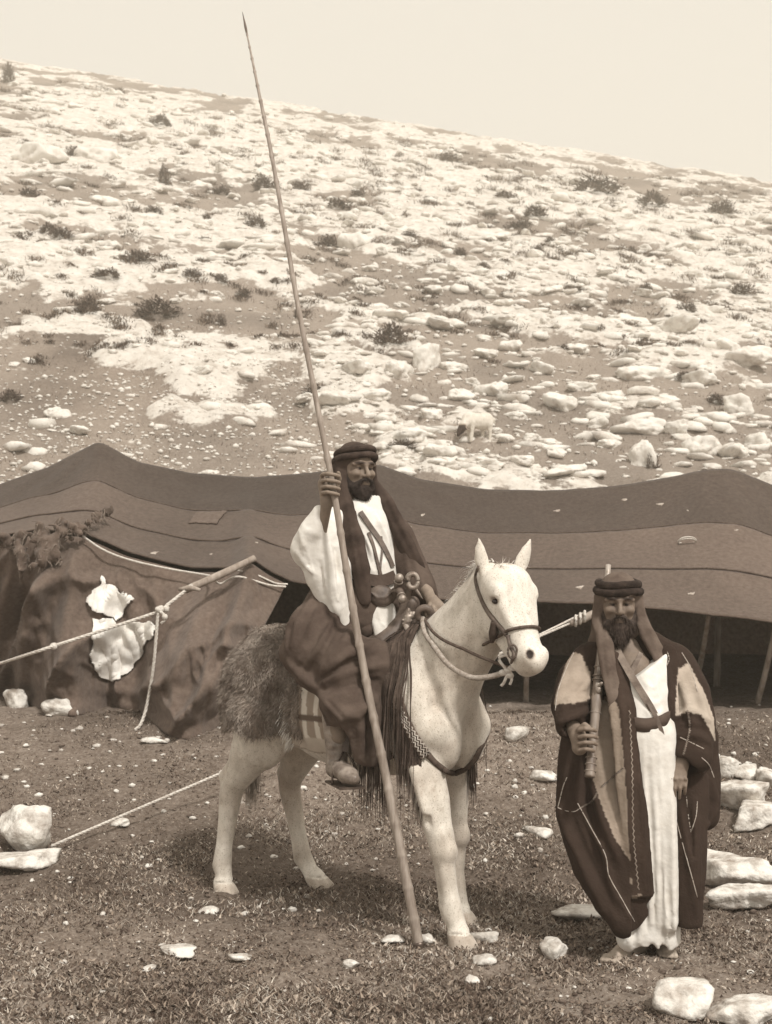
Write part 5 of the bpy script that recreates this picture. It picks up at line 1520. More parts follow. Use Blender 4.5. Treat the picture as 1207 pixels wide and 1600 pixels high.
# ------------------------------------------------------------------ the rider
RB = h2w((.0, 0, 1.42))
Fh = unit((.52, -.85, 0)); 
ro = P(571, 732, 6.56) - Fh * .090
(hv_, hf2, ht), RH_, RR, HSd = make_head(ro, Fh + np.array([0, 0, -.02]), sc=1.02)
# body skin: torso under the clothes, both arms, hands, legs
S = SDF2((-.62, 6.0, .62), (.40, 6.95, 2.12), .0105)
S.chain([P(578, 812, 6.66), P(578, 860, 6.66), P(570, 950, 6.62)], (.055, .09, .12), .03)
S.chain([P(520, 822, 6.56), P(484, 872, 6.38)], (.055, .045), .02)
S.chain([P(615, 835, 6.70), P(644, 892, 6.58), P(668, 928, 6.45)], (.05, .042, .035), .02)
S.chain([P(560, 960, 6.60), P(515, 1020, 6.34), P(530, 1150, 6.30)], (.09, .075, .045), .03)
body_parts = [S.mesh(1)]
# fine skin: right forearm and fist round the lance
LA0, LA1 = P(656, 1483, 5.97), P(519, 752, 6.235)                 # lance butt and grip
def lance_at(y):
    t = (1483 - y) / (1483 - 752); return LA0 + (LA1 - LA0) * t
S = SDF2((-.46, 6.14, 1.70), (-.18, 6.42, 2.22), .0042)
wr_ = P(510, 794, 6.27)
S.chain([P(487, 872, 6.47), P(499, 832, 6.35), wr_, P(511, 782, 6.265)], (.042, .037, .026, .028), .012)
S.chain([P(511, 784, 6.262), P(508, 756, 6.268)], (.030, .036), .015, flat=(.3, 1, 0), ratio=.7)
gp = lance_at(752)
for k, (dy, ex) in enumerate(((0, 0), (10, 1), (20, .5), (29, -1.5))):
    y = 741 + dy
    finger(S, [P(503 + .5 * k, y + 3, 6.272), P(505, y, 6.228), P(512, y - 1, 6.198), P(524 + ex, y + 1, 6.193), P(530 + ex * .6, y + 3, 6.212), P(529 + ex, y + 4, 6.228)], .0105, .0085)
finger(S, [P(516, 776, 6.285), P(527, 760, 6.275), P(531, 748, 6.262), P(529, 739, 6.245)], .013, .010)
for k in range(3):
    S.chain([P(515, 747.5 + 10 * k, 6.181), P(526, 748.5 + 10 * k, 6.178)], (.002, .002), .004, 's')
body_parts.append(S.mesh(1))
# left forearm and hand on the pommel, holding the rein
S = SDF2((.08, 6.20, 1.36), (.36, 6.60, 1.80), .0044)
S.chain([P(655, 902, 6.50), P(668, 925, 6.42), P(676, 940, 6.36)], (.034, .031, .025), .012)
S.chain([P(676, 938, 6.355), P(685, 950, 6.33)], (.030, .036), .014, flat=(.2, 1, 0), ratio=.75)
for k in range(4):
    a = P(677 + 5 * k, 948 + .5 * k, 6.315 + .008 * k)
    finger(S, [a, a + (.006, -.016, -.022), a + (.004, -.010, -.050), a + (-.006, .016, -.064)], .0100, .0080)
finger(S, [P(672, 945, 6.33), P(666, 956, 6.315), P(668, 967, 6.31)], .0115, .009)
body_parts.append(S.mesh(1))
nb = sum(len(q[0]) for q in body_parts)
bv, bf = join_np(body_parts + [(hv_, hf2)])
tn = np.concatenate([np.full(nb, .20), ht]); tn[:nb] *= 1 + .12 * n3(bv[:nb], 40, 3)
rider = obj('person', mesh_np('person', rebase(bv, RB), bf, M_SKIN, True, sep_np(tn)), label='bearded rider in dark robe and headcloth sitting on the white horse, gripping a lance', cat='person', loc=RB)
bm_, Sb = make_beard(RH_, 1.02, .045, o=ro)
bd = obj('beard', mesh_np('beard', rebase(bm_[0], RB), bm_[1], M_BEARD, True), rider)
v, f = beard_hair(Sb, bm_, RH_, 2200, .020, 1); obj('beard_hair', mesh_np('beard_hair', rebase(v, RB), f, M_BEARD, True), bd, kind='stuff')

# shirt with its wide hanging right sleeve
S = SDF2((-.62, 6.05, 1.30), (.38, 6.92, 2.10), .0075)
tf = unit((.45, -.9, 0))
S.chain([P(578, 803, 6.63), P(576, 835, 6.63), P(583, 880, 6.60), P(588, 920, 6.57)], (.105, .165, .155, .150), .03, flat=tf, ratio=.66)
S.chain([P(560, 806, 6.60), P(520, 820, 6.55), P(484, 862, 6.39)], (.075, .085, .080), .03)
S.chain([P(478, 858, 6.37), P(487, 830, 6.33), P(499, 800, 6.30)], (.066, .058, .034), .03)
S.chain([P(490, 850, 6.38), P(503, 900, 6.38), P(522, 945, 6.38), P(538, 982, 6.385)], (.085, .080, .058, .020), .04, flat=(.25, 1, 0), ratio=.7)
S.chain([P(505, 835, 6.42), P(532, 885, 6.41), P(541, 940, 6.40), P(545, 986, 6.39)], (.07, .055, .035, .014), .04, flat=(.2, 1, 0), ratio=.6)
S.chain([P(592, 930, 6.52), P(598, 960, 6.44), P(600, 990, 6.40)], (.085, .07, .05), .03, flat=tf, ratio=.6)
S.chain([P(503, 775, 6.22), P(502, 810, 6.235), P(500, 838, 6.25)], (.034, .036, .018), .014, 's')
for pth, rr in (([(470, 830), (478, 865), (492, 905)], .012), ([(515, 850), (522, 900), (533, 970)], .013), ([(505, 870), (512, 920), (528, 960)], .011), ([(530, 840), (536, 890), (541, 960)], .011),
                ([(463, 862), (480, 885), (498, 900)], .010), ([(560, 820), (575, 850), (590, 890)], .008), ([(585, 800), (600, 830), (610, 860)], .012), ([(575, 870), (585, 895), (600, 880)], .008), ([(590, 950), (596, 970), (606, 985)], .008)):
    ridge(S, pth, rr, .012, sink=0)
for pth in ([(500, 880), (508, 930)], [(524, 860), (529, 930)], [(568, 840), (580, 885)], [(473, 850), (485, 890)]):
    ridge(S, pth, .008, .016, op='s', sink=0)
S.warp(lambda p: .004 * n3(p, 22, 4) + .009 * np.abs(n3(p * np.array([1, 1, .35]), 22, 8)) - .003 + .002 * n3(p, 55, 2))
SHS = S
shirt = sdf_obj('shirt', S, M_SHIRT, rider, RB)

# dark robe over hips and right leg
S = SDF2((-.66, 5.85, .60), (.42, 6.95, 1.75), .0082)
S.chain([P(540, 950, 6.56), P(575, 960, 6.56), P(600, 985, 6.62)], (.17, .17, .15), .06)
S.chain([P(520, 945, 6.52), P(492, 985, 6.42), P(478, 1020, 6.38)], (.12, .13, .105), .06)
S.chain([P(492, 1010, 6.38), P(540, 1030, 6.28), P(575, 1040, 6.28)], (.13, .14, .12), .06)
S.chain([P(530, 1060, 6.27), P(545, 1095, 6.23), P(560, 1140, 6.27), P(568, 1175, 6.29)], (.10, .135, .135, .125), .05)
S.chain([P(592, 1040, 6.30), P(598, 1110, 6.28), P(592, 1172, 6.32)], (.10, .10, .085), .05)
S.chain([P(455, 1020, 6.40), P(480, 1056, 6.32), P(503, 1074, 6.27)], (.055, .06, .045), .04)
# hem: cut flat, hollow from below, and the pelvis sits down on the saddle
bx = S._box(np.array((-1, 5, .5)), np.array((1, 7.5, 1.02)))
sl, (x, y_, z_) = bx
hem = .806 + .018 * np.sin(x * 21) + .165 * np.clip((-.150 - x) / .035, 0, 1)
S.d[sl] = np.maximum(S.d[sl], (hem - z_).astype(np.float32))
S.chain([P(545, 1100, 6.30), P(560, 1215, 6.30)], (.06, .105), .03, 's')
FOLD = [([(500, 925), (475, 960), (455, 1010)], .018), ([(515, 930), (492, 975), (470, 1030)], .020), ([(535, 945), (515, 985), (480, 1040)], .018), ([(550, 960), (545, 995), (505, 1045)], .020),
        ([(452, 1036), (480, 1064), (503, 1078)], .022), ([(505, 1052), (540, 1025), (590, 1000)], .022), ([(503, 1068), (545, 1050), (598, 1040)], .020), ([(500, 1085), (530, 1112), (560, 1112), (588, 1090)], .026),
        ([(502, 1100), (525, 1135), (540, 1180)], .018), ([(560, 1120), (566, 1150), (562, 1188)], .016), ([(590, 1090), (588, 1140), (590, 1188)], .018), ([(530, 1118), (545, 1150), (548, 1185)], .015), ([(470, 950), (452, 985), (448, 1015)], .015), ([(600, 1000), (606, 1060), (602, 1120)], .015)]
for pth, rr in FOLD: ridge(S, pth, rr * 1.1, .022, sink=-.1)
for pth, rr in (([(510, 940), (485, 985), (468, 1025)], .012), ([(530, 965), (510, 1010), (492, 1040)], .012), ([(505, 1060), (545, 1038), (590, 1022)], .013), ([(508, 1078), (545, 1072), (590, 1062)], .015), ([(512, 1095), (535, 1120)], .010), ([(575, 1110), (577, 1180)], .011)):
    ridge(S, pth, rr, .022, op='s', sink=-.2)
S.warp(lambda p: .006 * n3(p, 13, 4) + .012 * np.abs(n3(p @ np.array([[1, 0, 0], [0, 1, 0], [.8, 0, .35]]), 12, 7)) - .004 + .003 * n3(p, 34, 2))
RBS = S
robe = sdf_obj('robe', S, M_ROBE, rider, RB)
# belt edge of the robe: sash from the waist down across the lap

# cloak over the left arm and the open front edge beside the shirt
S = SDF2((-.40, 6.15, 1.30), (.42, 7.0, 2.15), .0075)
S.chain([P(600, 812, 6.66), P(617, 832, 6.69), P(644, 890, 6.58), P(664, 924, 6.47)], (.070, .082, .078, .058), .03)
S.chain([P(630, 865, 6.62), P(654, 910, 6.56), P(678, 945, 6.46)], (.075, .075, .032), .03, flat=(.3, 1, 0), ratio=.6)
S.chain([P(628, 830, 6.60), P(638, 880, 6.55), P(640, 935, 6.50)], (.05, .055, .05), .03, flat=(.3, 1, 0), ratio=.6)
S.chain([P(535, 812, 6.70), P(578, 806, 6.74), P(606, 818, 6.76)], (.075, .085, .075), .04)
S.chain([P(540, 830, 6.74), P(580, 900, 6.74), P(580, 960, 6.72)], (.12, .15, .16), .05, flat=tf, ratio=.5)
S.chain([P(565, 900, 6.47), P(569, 940, 6.44), P(574, 985, 6.41)], (.035, .04, .035), .02, flat=(.2, 1, 0), ratio=.5)
for pth, rr in (([(625, 830), (645, 870), (665, 925)], .014), ([(640, 825), (662, 880), (685, 940)], .013), ([(632, 850), (640, 895), (648, 930)], .011), ([(655, 880), (668, 905), (676, 925)], .010)):
    ridge(S, pth, rr, .018)
S.warp(lambda p: .004 * n3(p, 18, 4) + .011 * np.abs(n3(p * np.array([1, 1, .3]), 18, 9)) - .003)
CLS = S
cloak = sdf_obj('cloak', S, M_ROBE, rider, RB)

# headcloth: hood, two hanging panels; two wool rings
S = SDF2(ro - np.array([.32, .30, .72]), ro + np.array([.50, .35, .18]), .0062)
hE = lambda f, l, u, r, k, op='u': S.ell(RH_(f, l, u), np.array(r), k, op, RR)
hE(-.022, 0, .045, (.108, .092, .098), .03); hE(-.055, 0, -.04, (.075, .098, .10), .05)
hE(.09, 0, -.035, (.085, .066, .085), .02, 's')
S.chain([RH_(-.01, -.088, .03), RH_(.015, -.092, -.06), P(540, 800, 6.52), P(553, 845, 6.44), P(563, 890, 6.40), P(571, 936, 6.385)], (.020, .030, .052, .056, .052, .034), .03, flat=(.35, 1, 0), ratio=.42)
S.chain([RH_(.0, .088, .03), RH_(-.005, .096, -.06), P(606, 790, 6.60), P(625, 830, 6.56), P(644, 870, 6.52), P(660, 900, 6.50)], (.020, .030, .042, .048, .044, .030), .03, flat=(.35, 1, 0), ratio=.42)
S.chain([RH_(-.08, 0, -.02), RH_(-.09, 0, -.15), RH_(-.11, 0, -.32)], (.08, .12, .15), .05, flat=Fh, ratio=.5)
for pth, rr in (([(543, 790), (552, 840), (566, 925)], .010), ([(555, 800), (562, 850), (574, 915)], .010), ([(598, 760), (622, 810), (656, 878)], .011), ([(594, 775), (612, 815), (640, 870)], .010), ([(532, 745), (540, 775), (546, 800)], .008)):
    ridge(S, pth, rr, .014)
S.warp(lambda p: .003 * n3(p, 26, 4) + .008 * np.abs(n3(p * np.array([1, 1, .25]), 28, 9)) - .002)
KS = S
scarf = sdf_obj('headcloth', S, M_SCARF, rider, RB)
def agal(H, parent, base, sc=1.0, rr=.0165, tilt=.02, uu=(.050, .083), mat_=M_AGAL, shrink=.0):
    for k, u in enumerate(uu):
        th = np.linspace(np.pi, 3 * np.pi, 49)
        A, B = (.113 - .010 * k - shrink) * sc, (.097 - .009 * k - shrink) * sc
        pts = np.stack([H(-.014 + A * math.cos(t), B * math.sin(t), u + tilt * math.cos(t) + .003 * math.sin(3 * t)) for t in th])
        m = Mesh(); v, f = tube(pts, rr * (1 + .05 * np.sin(th * 9)), 10); m.add(v, f)
        m.build('head_rope', mat_, parent, base)
agal(RH_, rider, RB)
# belts and gear on the chest
strap(SHS, [(563, 800), (578, 822), (596, 848), (608, 872), (616, 892)], .026, .006, M_LEATHER, 'cross_belt', rider, RB)
strap(SHS, [(576, 832), (583, 852), (590, 880), (597, 905)], .016, .006, M_LEATHER, 'cross_belt', rider, RB)
strap(SHS, [(596, 838), (597, 860), (595, 882), (592, 905)], .010, .005, M_LEATHER, 'cord', rider, RB)
strap(SHS, [(556, 900), (575, 906), (598, 908), (622, 898)], .060, .012, M_ROBE, 'belt', rider, RB)
# leather pouch at the belt
S = SDF2(P(565, 965, 6.30) - .02, P(630, 890, 6.60) + .02, .005)
c = SHS.hit(596, 930, .028)
S.ell(c, (.062, .030, .050), .01); S.ell(c + (0, -.004, -.022), (.052, .030, .036), .02)
S.chain([c + (-.058, -.026, .022), c + (-.02, -.034, -.012), c + (.02, -.034, -.012), c + (.058, -.026, .022)], (.004, .006, .006, .004), .006)
sdf_obj('belt_pouch', S, M_LEATHER, rider, RB)
# ------------------------------------------------------------------ what the rider carries: lance, pistols, dagger, shoe and stirrup
M_BAMBOO = mat('bamboo', .17, .32, 10, 6, .6, .3, 60, .003, stretch=(4, 4, .5), spec=.3)
tipY = 6.80
TP = P(386, 52, tipY)
ctrl = np.stack([LA0, P(613, 1260, 6.047), P(562, 1010, 6.14), P(519, 752, 6.235), P(470, 500, 6.36), P(430, 270, 6.50), P(404, 140, 6.62), TP])
path = spline(ctrl, 420)
path = spline(path[::35].tolist() + [TP.tolist()], 420)
m = Mesh()
n = len(path); tt = np.linspace(0, 1, n)
rad = np.interp(tt, [0, .15, .5, .8, .97, 1], [.0235, .021, .0132, .0088, .0044, .004])
for nd in np.linspace(.03, .96, 30):
    rad = rad + .0035 * np.exp(-((tt - nd) / .0022) ** 2)
v, f = tube(path, rad, 12); m.add(v, f)
lance = m.build('lance', M_BAMBOO, None, LA0, label='very long tapering bamboo lance held upright by the rider, butt on the ground', cat='lance', loc=LA0)
d = unit(path[-1] - path[-6])
m = Mesh(); v, f = tube(np.stack([path[-4], path[-1], path[-1] + d * .05, path[-1] + d * .17]), [.006, .005, .007, .001], 8, 20, flat=(0, 1, 0), ratio=.4); m.add(v, f)
m.build('spearhead', M_IRON, lance, LA0)
m = Mesh(); v, f = tube(np.stack([LA0 + unit(LA0 - path[6]) * .03, path[3]]), [.020, .031], 10, 5); m.add(v, f); m.build('butt_shoe', M_IRON, lance, LA0)

def pistol(label, pts, rk, base_mat=M_WOOD):
    """flintlock pistol stuck in the belt: curved grip, ball pommel, lock"""
    pts = np.stack([P(*q) for q in pts]); b = pts[-1]
    m = Mesh(); v, f = tube(pts, [.016, .018, .016, .013], 9, 20); m.add(v, f)
    o = m.build('pistol', M_LEATHER, None, b, label=label, cat='pistol', loc=b)
    d_, f_ = _ICO[3]
    m = Mesh(); m.add(pts[0] + d_ * rk, f_); th = np.linspace(0, 2 * np.pi, 20)
    t = unit(pts[1] - pts[0]); a = unit(np.cross(t, (0, 0, 1.0)) + 1e-6); b2 = np.cross(t, a)
    v, f = tube(np.array([pts[0] + t * rk * 1.1 + .019 * (a * math.cos(q) + b2 * math.sin(q)) for q in th]), .004, 5); m.add(v, f)
    m.build('pommel', M_METAL, o, b)
    m = Mesh(); mid = (pts[1] + pts[2]) / 2; v, f = tube(np.stack([mid + (0, -.018, .02), mid + (.01, -.024, .035), mid + (.022, -.022, .03)]), [.007, .008, .004], 6, 8); m.add(v, f)
    v, f = tube(np.stack([mid + (-.02, -.016, .0), mid + (.02, -.016, -.012)]), .010, 6, 4, flat=(0, 1, 0), ratio=.4); m.add(v, f)
    m.build('lock', M_IRON, o, b)
    return o
pistol('dark pistol with a round silver pommel in the rider\'s belt, upper one', [(624, 903, 6.33), (622, 915, 6.36), (616, 932, 6.42), (606, 944, 6.47)], .022)
pistol('dark pistol with a silver pommel in the rider\'s belt, lower one', [(629, 936, 6.30), (625, 924, 6.34), (618, 922, 6.40), (608, 930, 6.46)], .021)
# curved dagger with ring-shaped silver hilt
hc = P(645, 908, 6.36)
th = np.linspace(0, 2 * np.pi, 25)
m = Mesh(); v, f = tube(hc + np.stack([.026 * np.cos(th), 0 * th - .004, .034 * np.sin(th)], -1), [.010, .014, .015, .014, .009], 8, 24); m.add(v, f)
dg = m.build('dagger', M_METAL, None, hc, label='dagger with a ring-shaped silver hilt tucked beside the rider\'s belt', cat='dagger', loc=hc)
m = Mesh(); v, f = tube(np.stack([P(648, 918, 6.36), P(655, 928, 6.36), P(661, 936, 6.365)]), [.010, .008, .002], 6, 10, flat=(0, 1, 0), ratio=.4); m.add(v, f); m.build('guard', M_METAL, dg, hc)
m = Mesh(); v, f = tube(np.stack([P(640, 918, 6.37), P(630, 950, 6.40), P(616, 975, 6.43)]), [.017, .018, .010], 8, 16, flat=(0, 1, 0), ratio=.6); m.add(v, f); m.build('sheath', M_LEATHER, dg, hc)
# powder flask and hanging ornaments in front of the saddle
fc = P(637, 966, 6.335)
S = SDF2(fc - .08, fc + .08, .0042)
S.ell(fc + (0, 0, -.012), (.024, .02, .030), .01); S.chain([fc + (0, 0, .01), fc + (.004, 0, .040)], (.018, .012), .01); S.ell(fc + (.03, 0, .015), (.018, .014, .020), .01)
for k in range(6): S.ell(fc + (.024 * math.cos(k), -.012, -.012 + .024 * math.sin(k)), (.006, .006, .006), .004)
v, f = S.mesh(1); obj('powder_flask', mesh_np('powder_flask', rebase(v, fc), f, mat('brass_flask', .12, .32, 30, 5, .45, .4, 90, .004, spec=.5, metal=.5), True), label='knobbly powder flask hanging in front of the rider\'s lap', cat='powder flask', loc=fc)
# ring-shaped saddle horn, part of the saddle
rc = P(664, 960, 6.30); th = np.linspace(0, 2 * np.pi, 30)
m = Mesh(); v, f = tube(rc + np.stack([.034 * np.cos(th), -.012 * np.sin(th), .032 * np.sin(th)], -1), .017, 10); m.add(v, f)
v, f = tube(np.stack([rc + (-.02, .01, -.03), rc + (-.035, .03, -.06), rc + (-.05, .06, -.10)]), [.016, .02, .024], 8, 8); m.add(v, f)
m.build('horn', M_LEATHER, saddle, sb)
m = Mesh(); v, f = tube(np.stack([P(632, 972, 6.33), P(640, 986, 6.31), P(655, 990, 6.30), P(662, 984, 6.31)]), [.012, .016, .014, .006], 8, 16, flat=(0, 1, 0), ratio=.5); m.add(v, f); m.build('buckle', mat('pale_horn', .2, .4, 20, 4, .5, .2), saddle, sb)

# right shoe (part of the rider) in a broad stirrup
M_SHOE = mat('worn_shoe_leather', .10, .30, 14, 6, .42, .4, 50, .006, spec=.5)
S = SDF2(P(485, 1250, 6.05) - .03, P(590, 1090, 6.45) + .03, .0052)
an_p = P(524, 1122, 6.33); heel = P(523, 1205, 6.335); toe = P(552, 1219, 6.10)
S.chain([an_p, P(526, 1150, 6.33), P(527, 1182, 6.325), heel + (0.01, 0, .02)], (.064, .060, .052, .048), .02)
S.chain([heel + (0.012, 0, .012), P(535, 1204, 6.24), P(545, 1212, 6.15), toe + (0, 0.01, .004)], (.050, .052, .050, .032), .025, flat=(0, 0, 1), ratio=.85)
S.chain([toe + (0, .02, .0), toe + (.008, -.012, .012)], (.022, .008), .02)
bx = S._box(np.array((-2, 5, -1)), np.array((2, 8, .72))); sl, (x, y_, z_) = bx
sole = heel[2] - .040 + (y_ - heel[1]) * (heel[2] - toe[2]) / (heel[1] - toe[1])
S.d[sl] = np.maximum(S.d[sl], (sole - z_).astype(np.float32))
for pth in ([(505, 1128), (524, 1134), (543, 1128)], [(505, 1143), (524, 1150), (543, 1144)], [(507, 1160), (525, 1166), (542, 1160)], [(508, 1175), (526, 1180), (541, 1174)], [(512, 1192), (530, 1192), (545, 1186)]): ridge(S, pth, .006, .010)
S.warp(lambda p: .002 * n3(p, 50, 3))
sdf_obj('shoe', S, M_SHOE, rider, RB)
A = heel + (.012, .035, -.052); B = toe + (.0, -.02, -.036)
stb = (A + B) / 2
wv = unit(np.cross(B - A, (0, 0, 1.0))) * .062
m = Mesh(); v, f = ribbon([A, (A + B) / 2, B], wv, .010, 8); m.add(v, f)
stirrup = m.build('stirrup', M_IRON, None, stb, smooth=False, label='broad iron shovel stirrup under the rider\'s right shoe', cat='stirrup', loc=stb)
for s_ in (-1, 1):
    m = Mesh(); v, f = tube(np.stack([(A + B) / 2 + wv * s_, (A + B) / 2 + wv * s_ * .9 + (0, .01, .07), (A + B) / 2 + wv * s_ * .15 + (0, .04, .15)]), .006, 6, 12); m.add(v, f); m.build('side_bar', M_IRON, stirrup, stb)
top_ = (A + B) / 2 + (0, .04, .15)
m = Mesh(); v, f = ribbon([top_, top_ + (.01, .04, .2), top_ + (.03, .12, .45)], np.array([.016, .0, 0]), .005, 10); m.add(v, f); m.build('leather', M_LEATHER, stirrup, stb, smooth=False)
# ------------------------------------------------------------------ the standing man
MB_ = np.array([1.14, 5.86, gz(1.14, 5.86)])
Fm = unit((-.10, -.99, -.04)); mo = P(969, 945, 5.80) - Fm * .090
(mv_, mf_, mt_), MH_, MR, MSd = make_head(mo, Fm, sc=1.0)
parts_ = []
S = SDF2((.62, 5.5, .0), (1.62, 6.25, 1.60), .011)
S.chain([P(980, 1015, 5.92), P(990, 1050, 5.88), P(995, 1110, 5.90), P(995, 1210, 5.90)], (.06, .09, .10, .12), .03, flat=(0, 1, 0), ratio=.75)
S.chain([P(925, 1050, 6.00), P(893, 1112, 5.87), P(900, 1148, 5.74)], (.045, .040, .033), .02)
S.chain([P(1050, 1045, 5.92), P(1078, 1115, 5.86), P(1065, 1180, 5.76)], (.05, .042, .035), .02)
S.chain([P(975, 1230, 5.90), P(985, 1350, 5.88), P(990, 1470, 5.88)], (.09, .06, .042), .02)
S.chain([P(1015, 1230, 5.92), P(1025, 1350, 5.92), P(1030, 1472, 5.92)], (.09, .06, .042), .02)
parts_.append(S.mesh(1))
# feet
S = SDF2((.90, 5.55, -.06), (1.36, 6.02, .14), .0045)
def foot(heel, toe, sp):
    heel = np.asarray(heel, float); toe = np.asarray(toe, float); d = unit(toe - heel); sd_ = np.array([-d[1], d[0], 0])
    S.chain([heel + (0, 0, .09), heel + (0, 0, .03)], (.036, .034), .02)
    S.chain([heel + (0, 0, .055), heel * .5 + toe * .5 + (0, 0, .040), toe - d * .03 + (0, 0, .022)], (.034, .036, .026), .02)
    S.chain([heel + (0, 0, .025), heel * .4 + toe * .6 + (0, 0, .018) + sd_ * .01], (.03, .03), .02)
    for k, (off, ln, r_) in enumerate(((-.030, .030, .0145), (-.011, .030, .011), (.005, .026, .0105), (.020, .020, .010), (.033, .010, .009))):
        off *= sp
        a = toe - d * .035 + sd_ * off + (0, 0, .016)
        finger(S, [a, a + d * ln * .6 + (0, 0, .004), a + d * (ln + .018) + (0, 0, -.005)], r_ * 1.1, r_ * .9, .006)
gl_ = MB_[2] - .004
foot((P(1000, 1480, 5.90)[0], 5.92, gl_), (P(955, 1495, 5.72)[0], 5.745, gl_), 1)
foot((P(1030, 1480, 5.96)[0], 5.97, gl_), (P(1044, 1492, 5.82)[0], 5.82, gl_), -1)
fm = S.mesh(1)
parts_.append(fm)
# right hand closed on the gun
GA, GBt = P(951, 883, 6.03), P(922, 1214, 5.655)
def gun_at(y): t = (y - 883) / (1214 - 883); return GA + (GBt - GA) * t
S = SDF2((.76, 5.52, .80), (1.0, 5.90, 1.10), .0038)
S.chain([P(893, 1128, 5.80), P(899, 1143, 5.74), P(903, 1152, 5.70)], (.040, .034, .030), .012)
S.chain([P(904, 1148, 5.695), P(906, 1168, 5.685)], (.033, .034), .014, flat=(.2, 1, 0), ratio=.8)
for k in range(4):
    y = 1141 + 10.5 * k; e = (0, 2, 1, -3)[k]; g_ = gun_at(y)
    finger(S, [P(902 + k * .8, y + 2, 5.69), P(906, y, 5.650), P(915, y - 2, 5.628), P(926 + e, y - 1, 5.632), P(931 + e, y + 1, 5.655)], .0110, .0085)
finger(S, [P(905, 1150, 5.70), P(907, 1138, 5.665), P(914, 1132, 5.645), P(920, 1136, 5.64)], .013, .0105)
for k in range(3): S.chain([P(908, 1146.5 + 10.5 * k, 5.628), P(928, 1144.5 + 10.5 * k, 5.618)], (.002, .002), .004, 's')
parts_.append(S.mesh(1))
# left hand hanging
S = SDF2((1.18, 5.55, .62), (1.45, 5.95, .98), .0040)
S.chain([P(1068, 1178, 5.76), P(1065, 1195, 5.74)], (.032, .028), .012)
S.chain([P(1063, 1196, 5.735), P(1058, 1222, 5.72)], (.036, .040), .014, flat=(.15, 1, 0), ratio=.5)
for k in range(4):
    x = 1046.5 + 8.2 * k; ln = (24, 29, 28, 21)[k]
    finger(S, [P(x + 1, 1219, 5.715), P(x, 1219 + ln * .45, 5.702), P(x - .5, 1219 + ln * .8, 5.712), P(x - .8, 1219 + ln, 5.728)], .0092, .0072, .003)
finger(S, [P(1049, 1205, 5.72), P(1043, 1220, 5.705), P(1043, 1236, 5.71)], .013, .010)
for k in range(4): S.ell(P(1048 + 8.0 * k, 1217, 5.703), (.008, .007, .008), .01)
parts_.append(S.mesh(1))
nb = sum(len(q[0]) for q in parts_)
bv, bf = join_np(parts_ + [(mv_, mf_)])
tn = np.concatenate([np.full(nb, .17), mt_ * .85]); tn[:nb] *= 1 + .15 * n3(bv[:nb], 40, 3)
nf0 = len(parts_[0][0]); tn[nf0:nf0 + len(fm[0])] = .36 * (1 + .2 * n3(fm[0], 30, 2))
man = obj('person', mesh_np('person', rebase(bv, MB_), bf, M_SKIN, True, sep_np(tn)), label='barefoot bearded man in a wide dark cloak standing with a long gun', cat='person', loc=MB_)
bm_, Sb = make_beard(MH_, 1.0, .075, o=mo)
bd = obj('beard', mesh_np('beard', rebase(bm_[0], MB_), bm_[1], mat('greying_beard', .02, .06, 60, 4, .75, .6, 200, .01, spec=.25), True), man)
v, f = beard_hair(Sb, bm_, MH_, 2600, .030, 1); obj('beard_hair', mesh_np('beard_hair', rebase(v, MB_), f, MATS['greying_beard'], True), bd, kind='stuff')

# white tunic
S = SDF2((.85, 5.50, -.02), (1.50, 6.15, 1.48), .0078)
S.chain([P(1004, 1040, 5.86), P(1006, 1095, 5.81), P(1008, 1150, 5.77), P(1012, 1250, 5.78), P(1015, 1380, 5.80), P(1014, 1462, 5.82)], (.125, .135, .135, .130, .130, .135), .03, flat=(0, 1, 0), ratio=.68)
S.chain([P(1040, 1170, 5.74), P(1044, 1300, 5.72), P(1045, 1440, 5.74)], (.03, .04, .045), .03)
S.chain([P(990, 1380, 5.84), P(982, 1466, 5.77)], (.03, .050), .03)
bx = S._box(np.array((.8, 5.4, -.1)), np.array((1.6, 6.3, .20))); sl, (x, y_, z_) = bx
hem = .045 + .012 * np.sin(x * 40) + .03 * np.clip(1.10 - x, 0, 1)
S.d[sl] = np.maximum(S.d[sl], (MB_[2] + hem - z_).astype(np.float32))
S.chain([P(1010, 1420, 5.82), P(1012, 1510, 5.82)], (.09, .125), .02, 's', flat=(0, 1, 0), ratio=.8)
for pth, rr in (([(1005, 1150), (1012, 1300), (1020, 1470)], .012), ([(1030, 1160), (1038, 1300), (1042, 1475)], .014), ([(1018, 1180), (1028, 1330), (1030, 1470)], .010), ([(1000, 1385), (1002, 1430), (998, 1480)], .013), ([(985, 1420), (982, 1470)], .012),
                ([(1000, 1080), (1020, 1100), (1036, 1092)], .008), ([(1002, 1105), (1020, 1118), (1038, 1112)], .008), ([(1000, 1055), (1018, 1075), (1030, 1060)], .007), ([(1050, 1250), (1052, 1400), (1056, 1470)], .010)):
    ridge(S, pth, rr, .010, sink=0)
for pth in ([(1012, 1200), (1020, 1330), (1025, 1470)], [(1036, 1200), (1040, 1330), (1050, 1465)], [(992, 1430), (991, 1480)], [(1010, 1400), (1013, 1480)]): ridge(S, pth, .007, .012, op='s', sink=0)
S.warp(lambda p: .003 * n3(p * np.array([1, 1, .5]), 26, 4) + .014 * np.abs(n3(p * np.array([1, 1, .12]), 17, 9)) - .004 + .0015 * n3(p, 60, 2))
x, y_, z_ = S._box(np.array((-9, -9, -9.)), np.array((9, 9, 9.)))[1]
S.d = np.maximum(S.d, ((z_ - (1.228 + .70 * (x - 1.079))) * .8).astype(np.float32))
TS = S
sdf_obj('tunic', S, M_SHIRT, man, MB_)

